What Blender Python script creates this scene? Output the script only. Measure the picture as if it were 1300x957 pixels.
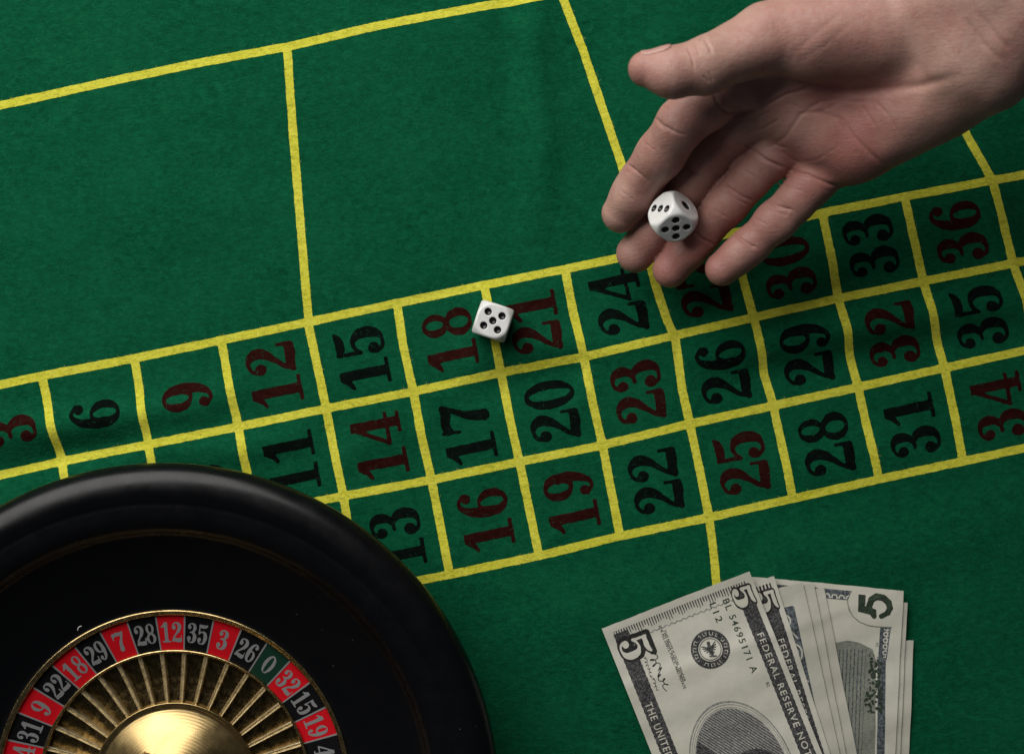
import bpy, math, random
import numpy as np
from mathutils import Vector, Matrix

random.seed(7)
rng = np.random.default_rng(7)
MM = 0.001
scene = bpy.context.scene
for o in list(bpy.data.objects):
    bpy.data.objects.remove(o)
C = scene.collection

# ------------------------------------------------------------------ camera
CAMZ = 700.0            # mm above the cloth
FPX = 2100.0            # focal length in photo pixels (1300 wide)
cam = bpy.data.cameras.new('camera')
cam.sensor_width = 36.0
cam.lens = 36.0 * FPX / 1300.0
cam.clip_start = 0.01
cam.clip_end = 50
cam.dof.use_dof = True
cam.dof.focus_distance = (CAMZ - 16) * MM
cam.dof.aperture_fstop = 9.0
camo = bpy.data.objects.new('camera', cam)
camo.location = (0, 0, CAMZ * MM)
C.objects.link(camo)
scene.camera = camo

# ------------------------------------------------------------------ world + light
world = bpy.data.worlds.new('World')
scene.world = world
world.use_nodes = True
bg = world.node_tree.nodes['Background']
bg.inputs[0].default_value = (0.55, 0.62, 0.72, 1)
bg.inputs[1].default_value = 0.06

def area(name, loc, target, sx, sy, power, col):
    l = bpy.data.lights.new(name, 'AREA')
    l.shape = 'RECTANGLE'; l.size = sx; l.size_y = sy
    l.energy = power; l.color = col
    o = bpy.data.objects.new(name, l)
    o.location = loc
    o.rotation_euler = (Vector(target) - Vector(loc)).to_track_quat('-Z', 'Y').to_euler()
    C.objects.link(o)
    return o
area('window_light', (-0.50, 0.78, 0.74), (-0.03, 0.05, 0.0), 1.35, 0.95, 22.5, (1.0, 0.975, 0.94))

scene.view_settings.view_transform = 'Standard'
scene.view_settings.look = 'None'
scene.view_settings.exposure = 0.0
scene.view_settings.gamma = 1.0
scene.render.engine = 'CYCLES'

# ------------------------------------------------------------------ helpers
def W(px, py, z=0.0):
    """photo pixel at height z (mm) -> world mm"""
    k = (CAMZ - z) / FPX
    return np.array([(px - 650.0) * k, -(py - 478.5) * k, z])

def mesh_obj(name, verts, faces, mat=None, parent=None, smooth=True, scale=MM):
    me = bpy.data.meshes.new(name)
    v = np.asarray(verts, dtype=float) * scale
    me.from_pydata(v.tolist(), [], [tuple(int(i) for i in f) for f in faces])
    if smooth:
        me.polygons.foreach_set('use_smooth', [True] * len(me.polygons))
    if mat: me.materials.append(mat)
    me.update()
    o = bpy.data.objects.new(name, me)
    C.objects.link(o)
    if parent: o.parent = parent
    return o

def tag(o, label, cat, group=None):
    o['label'] = label; o['category'] = cat
    if group: o['group'] = group
    return o

def empty(name, loc):
    o = bpy.data.objects.new(name, None)
    o.empty_display_size = 0.02
    o.location = [c * MM for c in loc]
    C.objects.link(o)
    return o

# ---- node material helper
class Mat:
    def __init__(s, name):
        s.m = bpy.data.materials.new(name); s.m.use_nodes = True
        s.t = s.m.node_tree; s.n = s.t.nodes; s.l = s.t.links
        s.b = s.n['Principled BSDF']
    def new(s, typ, **kw):
        n = s.n.new(typ)
        for k, v in kw.items(): setattr(n, k, v)
        return n
    def coords(s, scale=(1, 1, 1), rot=(0, 0, 0), geo=False):
        if geo:
            g = s.new('ShaderNodeNewGeometry'); out = g.outputs['Position']
        else:
            g = s.new('ShaderNodeTexCoord'); out = g.outputs['Object']
        mp = s.new('ShaderNodeMapping')
        mp.inputs['Scale'].default_value = scale; mp.inputs['Rotation'].default_value = rot
        s.l.new(out, mp.inputs['Vector'])
        return mp.outputs[0]
    def noise(s, vec, scale, detail=3, rough=0.55, dist=0.0):
        n = s.new('ShaderNodeTexNoise')
        n.inputs['Scale'].default_value = scale; n.inputs['Detail'].default_value = detail
        n.inputs['Roughness'].default_value = rough; n.inputs['Distortion'].default_value = dist
        s.l.new(vec, n.inputs['Vector']); return n.outputs['Fac']
    def ramp(s, fac, stops):
        r = s.new('ShaderNodeValToRGB')
        e = r.color_ramp.elements
        while len(e) < len(stops): e.new(0.5)
        for i, (p, c) in enumerate(stops):
            e[i].position = p; e[i].color = c if len(c) == 4 else (*c, 1)
        s.l.new(fac, r.inputs[0]); return r.outputs[0]
    def mix(s, fac, a, b, blend='MIX'):
        m = s.new('ShaderNodeMix', data_type='RGBA', blend_type=blend)
        for sock, v in ((m.inputs[0], fac), (m.inputs[6], a), (m.inputs[7], b)):
            if isinstance(v, (int, float)): sock.default_value = v
            elif isinstance(v, tuple): sock.default_value = v if len(v) == 4 else (*v, 1)
            else: s.l.new(v, sock)
        return m.outputs[2]
    def math(s, op, a, b=0.0):
        m = s.new('ShaderNodeMath', operation=op)
        for sock, v in ((m.inputs[0], a), (m.inputs[1], b)):
            if isinstance(v, (int, float)): sock.default_value = v
            else: s.l.new(v, sock)
        return m.outputs[0]
    def bump(s, h, strength, dist, prev=None):
        b = s.new('ShaderNodeBump')
        b.inputs['Strength'].default_value = strength; b.inputs['Distance'].default_value = dist
        s.l.new(h, b.inputs['Height'])
        if prev is not None: s.l.new(prev, b.inputs['Normal'])
        return b.outputs[0]
    def set(s, **kw):
        for k, v in kw.items():
            sock = s.b.inputs[k.replace('_', ' ')]
            if isinstance(v, (int, float)): sock.default_value = v
            elif isinstance(v, tuple): sock.default_value = v if len(v) == 4 or len(v) == 3 and sock.type == 'VECTOR' else (*v, 1)
            else: s.l.new(v, sock)
        return s

def felt_mat(name, dark, mid, light, speck=None, fibre=1.0, spec=0.06):
    m = Mat(name)
    v = m.coords(geo=True)
    vs = m.coords(scale=(0.55, 1.0, 1.0), rot=(0, 0, math.radians(-12)), geo=True)
    n1 = m.noise(vs, 620, 5, 0.68, 0.6)          # mottled pile about 1.5 mm
    n2 = m.noise(v, 2600, 2, 0.6)                # single fibres
    n3 = m.noise(v, 26, 4, 0.6)                  # worn, brushed patches
    n4 = m.noise(v, 190, 4, 0.65, 0.8)           # soft blotches
    f = m.math('ADD', m.math('ADD', m.math('MULTIPLY', n1, 0.5), m.math('MULTIPLY', n2, 0.28)), m.math('MULTIPLY', n4, 0.22))
    col = m.ramp(f, [(0.34, dark), (0.5, mid), (0.68, light)])
    col = m.mix(m.ramp(n3, [(0.35, (0, 0, 0)), (0.7, (0.26, 0.26, 0.26))]), col, light)
    if speck is not None:
        s = m.noise(vs, 900, 3, 0.7, 0.5)
        col = m.mix(m.ramp(s, [(0.55, (0, 0, 0)), (0.72, (0.6, 0.6, 0.6))]), col, speck)
    b1 = m.bump(n1, 0.55 * fibre, 0.0006)
    b2 = m.bump(n2, 0.5 * fibre, 0.0002, b1)
    m.set(Base_Color=col, Roughness=0.95, Normal=b2, Specular_IOR_Level=spec)
    return m.m

MAT = {}
MAT['felt'] = felt_mat('green_felt', (0.0010, 0.034, 0.0145), (0.0024, 0.070, 0.0295), (0.0068, 0.115, 0.050), spec=.03)
MAT['yellow'] = felt_mat('yellow_print', (0.34, 0.33, 0.016), (0.61, 0.585, 0.045), (0.74, 0.71, 0.11), speck=(0.17, 0.22, 0.02))
MAT['ink_red'] = felt_mat('dark_red_print', (0.011, 0.002, 0.0016), (0.021, 0.004, 0.0032), (0.036, 0.011, 0.008), spec=.02)
MAT['ink_black'] = felt_mat('black_print', (0.001, 0.0018, 0.0015), (0.0025, 0.0045, 0.0035), (0.006, 0.012, 0.009), spec=.02)

# ------------------------------------------------------------------ cloth height (mm)
def seg_dist(P, a, b):
    a = np.asarray(a, P.dtype); b = np.asarray(b, P.dtype)
    d = b - a; L2 = (d * d).sum()
    t = np.clip(((P - a) * d).sum(-1) / L2, 0, 1)
    q = a + t[..., None] * d
    return np.sqrt(((P - q) ** 2).sum(-1)), t

RIDGES = []      # (points in px, amplitude mm, width mm)
def ridge(pts, amp, wid):
    RIDGES.append(([W(*p)[:2] for p in pts], amp * 2.3, wid))
ridge([(-120, 590), (0, 552), (130, 532), (250, 515), (330, 480)], 1.5, 7.5)
ridge([(-60, 620), (90, 575), (200, 560)], -0.9, 6)
ridge([(150, 575), (300, 575), (420, 545)], 1.0, 7)
ridge([(860, 455), (960, 442), (1075, 418), (1190, 398), (1330, 380)], 1.5, 8)
ridge([(880, 490), (975, 470), (1100, 452), (1200, 432), (1330, 410)], -1.1, 8)
ridge([(1020, 300), (1080, 350), (1130, 430)], 0.7, 8)
ridge([(1235, 180), (1275, 300), (1330, 480)], 0.9, 8)
ridge([(560, 468), (640, 452), (740, 440), (860, 440)], 0.9, 8)
ridge([(590, 500), (660, 482), (780, 466)], -0.7, 8)
ridge([(690, -60), (676, 60), (690, 180), (680, 310)], 1.1, 7)
ridge([(640, -40), (640, 90), (655, 200)], -0.7, 8)
ridge([(600, 0), (640, 30), (720, 60)], 0.5, 6)
ridge([(420, 20), (520, 60), (600, 140)], 0.45, 14)
ridge([(40, 260), (200, 240), (330, 300)], 0.5, 18)
ridge([(900, 580), (1010, 600), (1180, 560)], 0.6, 10)
ridge([(650, 800), (760, 760), (900, 770)], 0.7, 14)
ridge([(960, 690), (1120, 700), (1330, 640)], 0.6, 16)
ridge([(420, 590), (470, 560), (560, 540)], 0.6, 7)
ridge([(700, 560), (740, 500), (760, 450)], 0.5, 6)
for _ in range(46):
    cx_, cy_ = random.uniform(-20, 1320), random.uniform(-10, 760)
    an_ = random.gauss(.22, .6); L_ = random.uniform(30, 90)
    ridge([(cx_ - L_ * math.cos(an_), cy_ + L_ * math.sin(an_)), (cx_ + random.uniform(-9, 9), cy_ + random.uniform(-9, 9)), (cx_ + L_ * math.cos(an_), cy_ - L_ * math.sin(an_))],
          random.choice((-1, 1)) * random.uniform(.07, .24), random.uniform(3.5, 7))
WAVES = [(rng.uniform(0.008, 0.05), rng.uniform(0, 6.28), rng.uniform(0, 6.28), rng.uniform(0.4, 1)) for _ in range(14)]
DIE_T = W(626, 408, 7)[:2]
WHEEL_C = W(205, 1017, 42)[:2]
def cloth_h(X, Y):
    P = np.stack([X, Y], -1)
    h = np.zeros(X.shape)
    for pts, amp, wid in RIDGES:
        best = np.full(X.shape, 1e9); tt = np.zeros(X.shape)
        n = len(pts) - 1
        for i in range(n):
            d, t = seg_dist(P, pts[i], pts[i + 1])
            m = d < best
            best = np.where(m, d, best); tt = np.where(m, (i + t) / n, tt)
        fade = np.sin(np.clip(tt, 0, 1) * math.pi) ** 0.6
        h += amp * np.exp(-(best / wid) ** 2) * fade
    for f, a, ph, am in WAVES:
        h += 0.10 * am * np.sin((X * math.cos(a) + Y * math.sin(a)) * f * 3.0 + ph)
    # flat where the die and the wheel press on it
    r = np.hypot(X - DIE_T[0], Y - DIE_T[1])
    h *= 1 - np.exp(-(r / 11.0) ** 4)
    r = np.hypot(X - WHEEL_C[0], Y - WHEEL_C[1])
    h *= 1 / (1 + np.exp(-(r - 128) / 3.0))
    return h + 0.5

# ------------------------------------------------------------------ table and cloth
wood = Mat('dark_table_wood')
wv = wood.coords(scale=(3, 40, 3))
wood.set(Base_Color=wood.ramp(wood.noise(wv, 6, 5), [(0.3, (0.03, 0.014, 0.008)), (0.7, (0.075, 0.036, 0.02))]), Roughness=0.4)
bx = [(-800, -650, -32), (800, -650, -32), (800, 650, -32), (-800, 650, -32), (-800, -650, -2), (800, -650, -2), (800, 650, -2), (-800, 650, -2)]
tb = mesh_obj('table_top', bx, [(3, 2, 1, 0), (4, 5, 6, 7), (0, 1, 5, 4), (1, 2, 6, 5), (2, 3, 7, 6), (3, 0, 4, 7)], wood.m, smooth=False)
tb['kind'] = 'structure'

def axis(lo, hi, a, b, fine, coarse):
    return np.concatenate([np.arange(lo, a, coarse), np.arange(a, b, fine), np.arange(b, hi + 1, coarse)])
xs = axis(-480, 520, -260, 260, 1.1, 10); ys = axis(-400, 400, -190, 190, 1.1, 10)
GX, GY = np.meshgrid(xs, ys, indexing='ij')
HZ = cloth_h(GX, GY)
verts = np.stack([GX, GY, HZ], -1).reshape(-1, 3)
nx, ny = GX.shape
idx = np.arange(nx * ny).reshape(nx, ny)
faces = np.stack([idx[:-1, :-1], idx[1:, :-1], idx[1:, 1:], idx[:-1, 1:]], -1).reshape(-1, 4)
cloth = mesh_obj('felt_cloth', verts, faces, MAT['felt'])
sol = cloth.modifiers.new('thickness', 'SOLIDIFY'); sol.thickness = 1.2 * MM; sol.offset = -1
tag(cloth, 'green felt betting cloth printed with yellow lines and red and black numbers', 'betting cloth')

# ------------------------------------------------------------------ marching squares on a 2D field
def march(F, x0, y0, step):
    """F[i,j] (negative inside) sampled at x0+i*step, y0+j*step -> verts (n,2), faces"""
    ins = F < 0
    anyc = ins[:-1, :-1] | ins[1:, :-1] | ins[1:, 1:] | ins[:-1, 1:]
    V = []; key = {}; Fc = []
    def vid(k, p):
        i = key.get(k)
        if i is None:
            i = len(V); key[k] = i; V.append(p)
        return i
    for i, j in np.argwhere(anyc):
        i = int(i); j = int(j)
        c = ((i, j), (i + 1, j), (i + 1, j + 1), (i, j + 1))
        f = [F[a] for a in c]
        poly = []
        for k in range(4):
            a, b = c[k], c[(k + 1) % 4]; fa, fb = f[k], f[(k + 1) % 4]
            if fa < 0:
                poly.append(vid(a, (x0 + a[0] * step, y0 + a[1] * step)))
            if (fa < 0) != (fb < 0):
                t = fa / (fa - fb)
                t = min(max(t, 0.02), 0.98)
                kk = (a, b) if a < b else (b, a)
                poly.append(vid(kk, (x0 + (a[0] + (b[0] - a[0]) * t) * step, y0 + (a[1] + (b[1] - a[1]) * t) * step)))
        if len(poly) >= 3: Fc.append(poly)
    return np.array(V).reshape(-1, 2), Fc

def smooth_noise(shape, cell):
    """value noise in -1..1"""
    g = rng.uniform(-1, 1, (shape[0] // cell + 3, shape[1] // cell + 3))
    i = np.arange(shape[0]) / cell; j = np.arange(shape[1]) / cell
    i0 = i.astype(int); j0 = j.astype(int); ti = (i - i0)[:, None]; tj = (j - j0)[None]
    ti = ti * ti * (3 - 2 * ti); tj = tj * tj * (3 - 2 * tj)
    a = g[np.ix_(i0, j0)]; b = g[np.ix_(i0 + 1, j0)]; c = g[np.ix_(i0, j0 + 1)]; d = g[np.ix_(i0 + 1, j0 + 1)]
    return (a * (1 - ti) + b * ti) * (1 - tj) + (c * (1 - ti) + d * ti) * tj

# ------------------------------------------------------------------ yellow line print
H1 = [(-110, 511), (0, 488.5), (54, 477), (171, 455), (281, 432), (391, 409), (504, 385), (615, 362), (717, 342), (822, 320), (940, 294), (1044, 270.5), (1148, 250), (1258, 230), (1400, 203)]
H2 = [(-110, 626), (0, 603), (78, 585.5), (189, 564), (303, 541.5), (414, 518.5), (525, 497), (635.5, 473), (741, 453), (856, 426), (957, 403), (1064, 379), (1172, 357), (1284, 335), (1400, 312)]
H3 = [(-110, 740), (98, 697), (210, 675), (324, 652), (435, 629.5), (547.5, 609), (659.5, 586), (764.5, 565), (875, 538), (981, 515), (1089, 491.5), (1199, 467), (1300, 445), (1400, 424)]
H4 = [(-110, 868), (118, 822), (232, 798), (345, 775), (457, 752), (536, 735.5), (570, 729), (684, 705), (787, 680), (900, 656.5), (1006, 632.5), (1115, 608), (1222, 585.5), (1300, 568.5), (1400, 547)]
VERT = [
    [(-60, 500), (-36, 611), (-14, 720), (6, 845)],
    [(54, 477), (66, 535), (78, 586), (98, 697), (118, 822)],
    [(171, 455), (180, 510), (189, 563), (210, 675), (232, 798)],
    [(281, 432), (292, 490), (303, 541), (324, 652), (345, 775)],
    [(391, 409), (402, 460), (414, 518), (425, 575), (436, 629), (457, 752)],
    [(504, 385), (512, 440), (525, 497), (535, 552), (548, 610), (571, 728)],
    [(615, 362), (625, 415), (635.5, 471), (647, 530), (659.5, 586), (684, 704)],
    [(717, 342), (728, 398), (741, 453), (752, 510), (765, 566), (787, 680)],
    [(820, 320), (833, 365), (846, 405), (857, 430), (866, 495), (876, 540), (888, 596), (900, 656)],
    [(930, 296), (944, 358), (957, 404), (967, 452), (970, 474), (981, 513), (995, 578), (1006, 632)],
    [(1044, 271), (1054, 325), (1063, 376), (1074, 420), (1079, 448), (1089, 490), (1103, 555), (1115, 607)],
    [(1148, 250), (1160, 305), (1172, 357), (1184, 405), (1199, 467), (1212, 531), (1222, 584)],
    [(1258, 230), (1271, 280), (1284, 335), (1300, 383), (1312, 442), (1335, 562)],
]
TOPL = [(-140, 166), (0, 134.5), (125, 107.5), (250, 81), (365, 60), (480, 34), (600, 11), (680, -2), (800, -28), (1100, -92), (1450, -165)]
OTHER = [
    [(365, 62), (372.5, 175), (382, 290), (392, 408)],
    [(712, -8), (740, 64), (766, 142), (790, 212), (820, 320)],
    [(1150, -104), (1175, 40), (1226, 171), (1258, 230)],
    [(900, 656), (905, 695), (908.5, 731), (917, 800), (930, 900), (940, 1010)],
    [(457, 752), (470, 850), (482, 960), (490, 1010)],
]
LW = 10.7 / 3.0 / 2
step = 0.5
x0, y0 = -258.0, -205.0
nxg, nyg = int(516 / step), int(420 / step)
LF = np.full((nxg, nyg), 1e3)
gx = x0 + np.arange(nxg) * step; gy = y0 + np.arange(nyg) * step
for poly in [H1, H2, H3, H4, TOPL] + VERT + OTHER:
    pts = [W(*p)[:2] for p in poly]
    for a, b in zip(pts[:-1], pts[1:]):
        i0 = np.searchsorted(gx, min(a[0], b[0]) - 4); i1 = np.searchsorted(gx, max(a[0], b[0]) + 4)
        j0 = np.searchsorted(gy, min(a[1], b[1]) - 4); j1 = np.searchsorted(gy, max(a[1], b[1]) + 4)
        if i1 <= i0 or j1 <= j0: continue
        P = np.stack(np.meshgrid(gx[i0:i1], gy[j0:j1], indexing='ij'), -1)
        d, _ = seg_dist(P, a, b)
        LF[i0:i1, j0:j1] = np.minimum(LF[i0:i1, j0:j1], d - LW)
LF = LF + 0.10 * smooth_noise(LF.shape, 2) + 0.10 * smooth_noise(LF.shape, 9)
def drape(name, V, F, mat, off=0.09):
    z = cloth_h(V[:, 0], V[:, 1]) + off
    return mesh_obj(name, np.column_stack([V, z]), F, mat, cloth)
V, F = march(LF, x0, y0, step)
o = drape('printed_lines', V, F, MAT['yellow'])
o['label'] = 'yellow printed grid lines'

# ------------------------------------------------------------------ fat serif digits as distance fields
def path_f(P, pts):
    pts = np.array(pts, float)
    # Catmull-Rom resample
    n = len(pts); out = []
    for i in range(n - 1):
        p0 = pts[max(i - 1, 0)]; p1 = pts[i]; p2 = pts[i + 1]; p3 = pts[min(i + 2, n - 1)]
        for t in np.linspace(0, 1, 8, endpoint=False):
            out.append(0.5 * (2 * p1 + (p2 - p0) * t + (2 * p0 - 5 * p1 + 4 * p2 - p3) * t ** 2 + (3 * p1 - p0 - 3 * p2 + p3) * t ** 3))
    out.append(pts[-1]); out = np.array(out)
    d = np.full(P.shape[:-1], 9.0)
    for a, b in zip(out[:-1], out[1:]):
        dd, t = seg_dist(P, a[:2], b[:2])
        d = np.minimum(d, dd - (a[2] + (b[2] - a[2]) * t))
    return d
def rect_f(P, xa, xb, ya, yb):
    return np.maximum(np.maximum(xa - P[..., 0], P[..., 0] - xb), np.maximum(ya - P[..., 1], P[..., 1] - yb))
def ell_f(P, cx, cy, rx, ry):
    q = np.hypot((P[..., 0] - cx) / rx, (P[..., 1] - cy) / ry)
    return (q - 1) * min(rx, ry)
def ball_f(P, cx, cy, r): return np.hypot(P[..., 0] - cx, P[..., 1] - cy) - r
def U(*a):
    d = a[0]
    for b in a[1:]: d = np.minimum(d, b)
    return d
def digit_f(ch, P):
    if ch == '0': return np.maximum(ell_f(P, .31, .5, .29, .5), -ell_f(P, .31, .5, .115, .435))
    if ch == '1': return U(rect_f(P, .22, .42, 0, 1), rect_f(P, .06, .58, 0, .07), path_f(P, [(.06, .76, .035), (.16, .82, .05), (.27, .92, .075)]))
    if ch == '2': return U(ball_f(P, .15, .73, .11), path_f(P, [(.075, .75, .035), (.13, .9, .036), (.28, .965, .037), (.42, .91, .075), (.485, .76, .105), (.43, .59, .09), (.29, .42, .055), (.14, .25, .045), (.07, .08, .045)]),
                           path_f(P, [(.07, .09, .06), (.2, .12, .09), (.36, .1, .1), (.5, .1, .1)]), path_f(P, [(.55, .07, .07), (.585, .2, .035), (.595, .33, .03)]))
    if ch == '3': return U(ball_f(P, .15, .78, .1), path_f(P, [(.08, .82, .034), (.15, .93, .034), (.29, .967, .036), (.41, .91, .07), (.45, .78, .098), (.41, .63, .07), (.29, .54, .036), (.19, .53, .032)]),
                           ball_f(P, .14, .22, .115), path_f(P, [(.19, .53, .032), (.33, .53, .04), (.45, .44, .085), (.485, .28, .11), (.43, .11, .08), (.3, .036, .038), (.15, .05, .035), (.06, .17, .035)]))
    if ch == '4': return U(rect_f(P, .36, .55, 0, 1), rect_f(P, .24, .67, 0, .065), rect_f(P, .0, .68, .24, .31), path_f(P, [(.42, .955, .045), (.22, .6, .04), (.04, .28, .038)]))
    if ch == '5': return U(path_f(P, [(.13, .9, .075), (.3, .89, .085), (.44, .91, .075), (.54, .97, .03)]), path_f(P, [(.1, .96, .035), (.095, .72, .035), (.085, .5, .035)]),
                           path_f(P, [(.085, .5, .034), (.19, .6, .036), (.33, .625, .045), (.455, .52, .09), (.485, .32, .11), (.43, .12, .08), (.3, .036, .038), (.15, .05, .035), (.06, .17, .035)]), ball_f(P, .14, .23, .11))
    if ch in '69':
        Q = P if ch == '6' else np.stack([.62 - P[..., 0], 1 - P[..., 1]], -1)
        return U(np.maximum(ell_f(Q, .315, .3, .275, .3), -ell_f(Q, .325, .3, .1, .24)), path_f(Q, [(.14, .3, .1), (.135, .5, .105), (.18, .75, .085), (.29, .93, .05), (.42, .965, .035), (.54, .86, .035)]), ball_f(Q, .47, .82, .095))
    if ch == '7': return U(path_f(P, [(.09, .88, .09), (.25, .91, .09), (.42, .87, .09), (.56, .92, .06)]), path_f(P, [(.05, .98, .03), (.04, .8, .03), (.03, .66, .028)]),
                           path_f(P, [(.57, .93, .05), (.46, .68, .055), (.33, .42, .085), (.28, .12, .115)]))
    if ch == '8': return U(np.maximum(ell_f(P, .31, .74, .235, .26), -ell_f(P, .32, .755, .1, .19)), np.maximum(ell_f(P, .31, .265, .285, .27), -ell_f(P, .3, .26, .125, .2)))
GW = {'1': .62, '4': .7}
def number_field(txt, step, cond=1.0, space=0.05, bold=0.0):
    """returns V (glyph units: height 1, centred), F"""
    wid = [GW.get(c, .62) * cond for c in txt]
    tot = sum(wid) + space * (len(txt) - 1)
    nxx, nyy = int((tot + .2) / step), int(1.2 / step)
    X, Y = np.meshgrid(-.1 + np.arange(nxx) * step, -.1 + np.arange(nyy) * step, indexing='ij')
    D = np.full(X.shape, 9.0); x = 0
    for c, w in zip(txt, wid):
        D = np.minimum(D, digit_f(c, np.stack([(X - x) / cond, Y], -1)))
        x += w + space
    D = D - bold + 0.008 * smooth_noise(D.shape, 3)
    V, F = march(D, -.1, -.1, step)
    V = V - np.array([tot / 2, .5])
    return V, F

# ------------------------------------------------------------------ printed numbers on the cloth
RED = {1, 3, 5, 7, 9, 12, 14, 16, 18, 19, 21, 23, 25, 27, 30, 32, 34, 36}
def lerp_poly(poly, x):
    return np.interp(x, [p[0] for p in poly], [p[1] for p in poly])
def hit(v, h):
    y = h[0][1]; x = 0
    for _ in range(12):
        x = np.interp(y, [p[1] for p in v], [p[0] for p in v]); y = lerp_poly(h, x)
    return np.array([x, y])
HS = [H1, H2, H3, H4]
NUDGE = {17: (2, 8), 6: (0, 6), 3: (8, 3), 9: (3, 5), 24: (2, -2), 13: (2, 4), 33: (-2, -2)}
NUMMASK = np.zeros(LF.shape, bool)
for col in range(12):
    for row in range(3):
        n = 3 * (col + 1) - row
        c = np.array([hit(VERT[col + a], HS[row + b]) for a, b in ((0, 0), (1, 0), (1, 1), (0, 1))])
        ctr = c.mean(0) + np.array(NUDGE.get(n, (1, 2)))
        cw = W(*ctr)[:2]
        row_dir = (W(*c[1]) - W(*c[0]) + W(*c[2]) - W(*c[3]))[:2]; row_dir /= np.linalg.norm(row_dir)
        col_dir = (W(*c[0]) - W(*c[3]) + W(*c[1]) - W(*c[2]))[:2]; col_dir /= np.linalg.norm(col_dir)
        V, F = number_field(str(n), 0.024, bold=.004)
        hgt = 21.2; wdt = 20.5
        Vw = cw + V[:, :1] * wdt * col_dir - V[:, 1:] * hgt * row_dir
        NUMMASK[np.clip(((Vw[:, 0] - x0) / step).astype(int), 0, nxg - 1), np.clip(((Vw[:, 1] - y0) / step).astype(int), 0, nyg - 1)] = True
        o = drape('printed_number', Vw, F, MAT['ink_red' if n in RED else 'ink_black'])
        o['label'] = ('dark red' if n in RED else 'black') + ' printed number %d' % n

# ------------------------------------------------------------------ roulette wheel
def metal(name, col, rough, dark=None, scale=220):
    m = Mat(name); v = m.coords()
    n = m.noise(v, scale, 5, 0.65)
    c = m.ramp(n, [(0.35, dark or tuple(x * 0.5 for x in col)), (0.62, col)])
    r = m.ramp(m.noise(v, scale * 3, 3), [(0.3, (rough * .7,) * 3), (0.7, (rough * 1.5,) * 3)])
    m.set(Base_Color=c, Metallic=1.0, Roughness=r, Normal=m.bump(n, 0.12, 0.0002))
    return m.m
def plastic(name, col, rough, dust=True, spec=.5):
    m = Mat(name); v = m.coords()
    n = m.noise(v, 90, 5, 0.7)
    r = m.ramp(n, [(0.3, (rough * .8,) * 3), (0.7, (rough * 1.25,) * 3)])
    c = col
    if dust:
        vo = m.new('ShaderNodeTexVoronoi'); vo.inputs['Scale'].default_value = 260
        m.l.new(v, vo.inputs['Vector'])
        keep = m.noise(v, 55, 2)
        spot = m.math('MULTIPLY', m.math('LESS_THAN', vo.outputs['Distance'], 0.075), m.math('GREATER_THAN', keep, 0.6))
        c = m.mix(m.math('MULTIPLY', spot, 0.16), col, (0.35, 0.35, 0.33))
    vs = m.coords(scale=(1, 14, 1), rot=(0, 0, 0.6))
    m.set(Base_Color=c, Roughness=r, Normal=m.bump(m.noise(vs, 120, 4), 0.03, 0.0002), Specular_IOR_Level=spec)
    return m.m
MAT['bowl'] = plastic('black_bakelite', (0.0022, 0.0024, 0.003), 0.30, spec=.25)
MAT['gold'] = metal('worn_gold', (0.66, 0.50, 0.24), 0.22, (0.34, 0.24, 0.10), 420)
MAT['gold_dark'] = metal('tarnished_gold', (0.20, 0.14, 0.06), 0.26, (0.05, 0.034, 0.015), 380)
MAT['gold_pale'] = metal('polished_pale_gold', (1.0, 0.86, 0.56), 0.40, (0.72, 0.58, 0.33), 500)
MAT['tile_red'] = plastic('red_enamel', (0.50, 0.006, 0.012), 0.5, False, .08)
MAT['tile_black'] = plastic('black_enamel', (0.004, 0.004, 0.005), 0.5, False, .12)
MAT['tile_green'] = plastic('green_enamel', (0.006, 0.03, 0.017), 0.5, False, .12)
MAT['silver_ink'] = plastic('pale_grey_print', (0.20, 0.20, 0.20), 0.5, False, .3)

wheel = empty('roulette_wheel', (WHEEL_C[0], WHEEL_C[1], 0.6))
tag(wheel, 'black roulette wheel with gold pockets and red and black number ring', 'roulette wheel')
def lathe(name, prof, mat, parent, seg=360, sub=True):
    prof = np.array(prof, float)
    if sub:   # Catmull-Rom through the profile
        out = []
        n = len(prof)
        for i in range(n - 1):
            p0 = prof[max(i - 1, 0)]; p1 = prof[i]; p2 = prof[i + 1]; p3 = prof[min(i + 2, n - 1)]
            for t in np.linspace(0, 1, 5, endpoint=False):
                out.append(0.5 * (2 * p1 + (p2 - p0) * t + (2 * p0 - 5 * p1 + 4 * p2 - p3) * t ** 2 + (3 * p1 - p0 - 3 * p2 + p3) * t ** 3))
        out.append(prof[-1]); prof = np.array(out)
    th = np.linspace(0, 2 * math.pi, seg, endpoint=False)
    m = len(prof)
    V = np.stack([prof[None, :, 0] * np.cos(th)[:, None], prof[None, :, 0] * np.sin(th)[:, None], np.repeat(prof[None, :, 1], seg, 0)], -1).reshape(-1, 3)
    i = np.arange(seg)[:, None] * m; i2 = ((np.arange(seg) + 1) % seg)[:, None] * m; j = np.arange(m - 1)[None]
    F = np.stack([i + j, i + j + 1, i2 + j + 1, i2 + j], -1).reshape(-1, 4)
    return mesh_obj(name, V, F, mat, parent)
RO, RI = 71.0, 56.0
lathe('bowl', [(60, 1), (112, 1), (122, 3), (129, 12), (132.5, 24), (134.2, 34), (134, 38.5), (132, 42), (128.5, 44.3), (124, 45.2), (120.5, 44.6), (118.6, 44.0), (116.5, 43.9), (112.5, 43.3), (109, 41.6), (107, 38.8), (105, 35.4), (100, 32.5), (90, 27.2), (80, 22.6), (75, 20.6), (73, 20.2), (72.6, 17)], MAT['bowl'], wheel)
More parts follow.
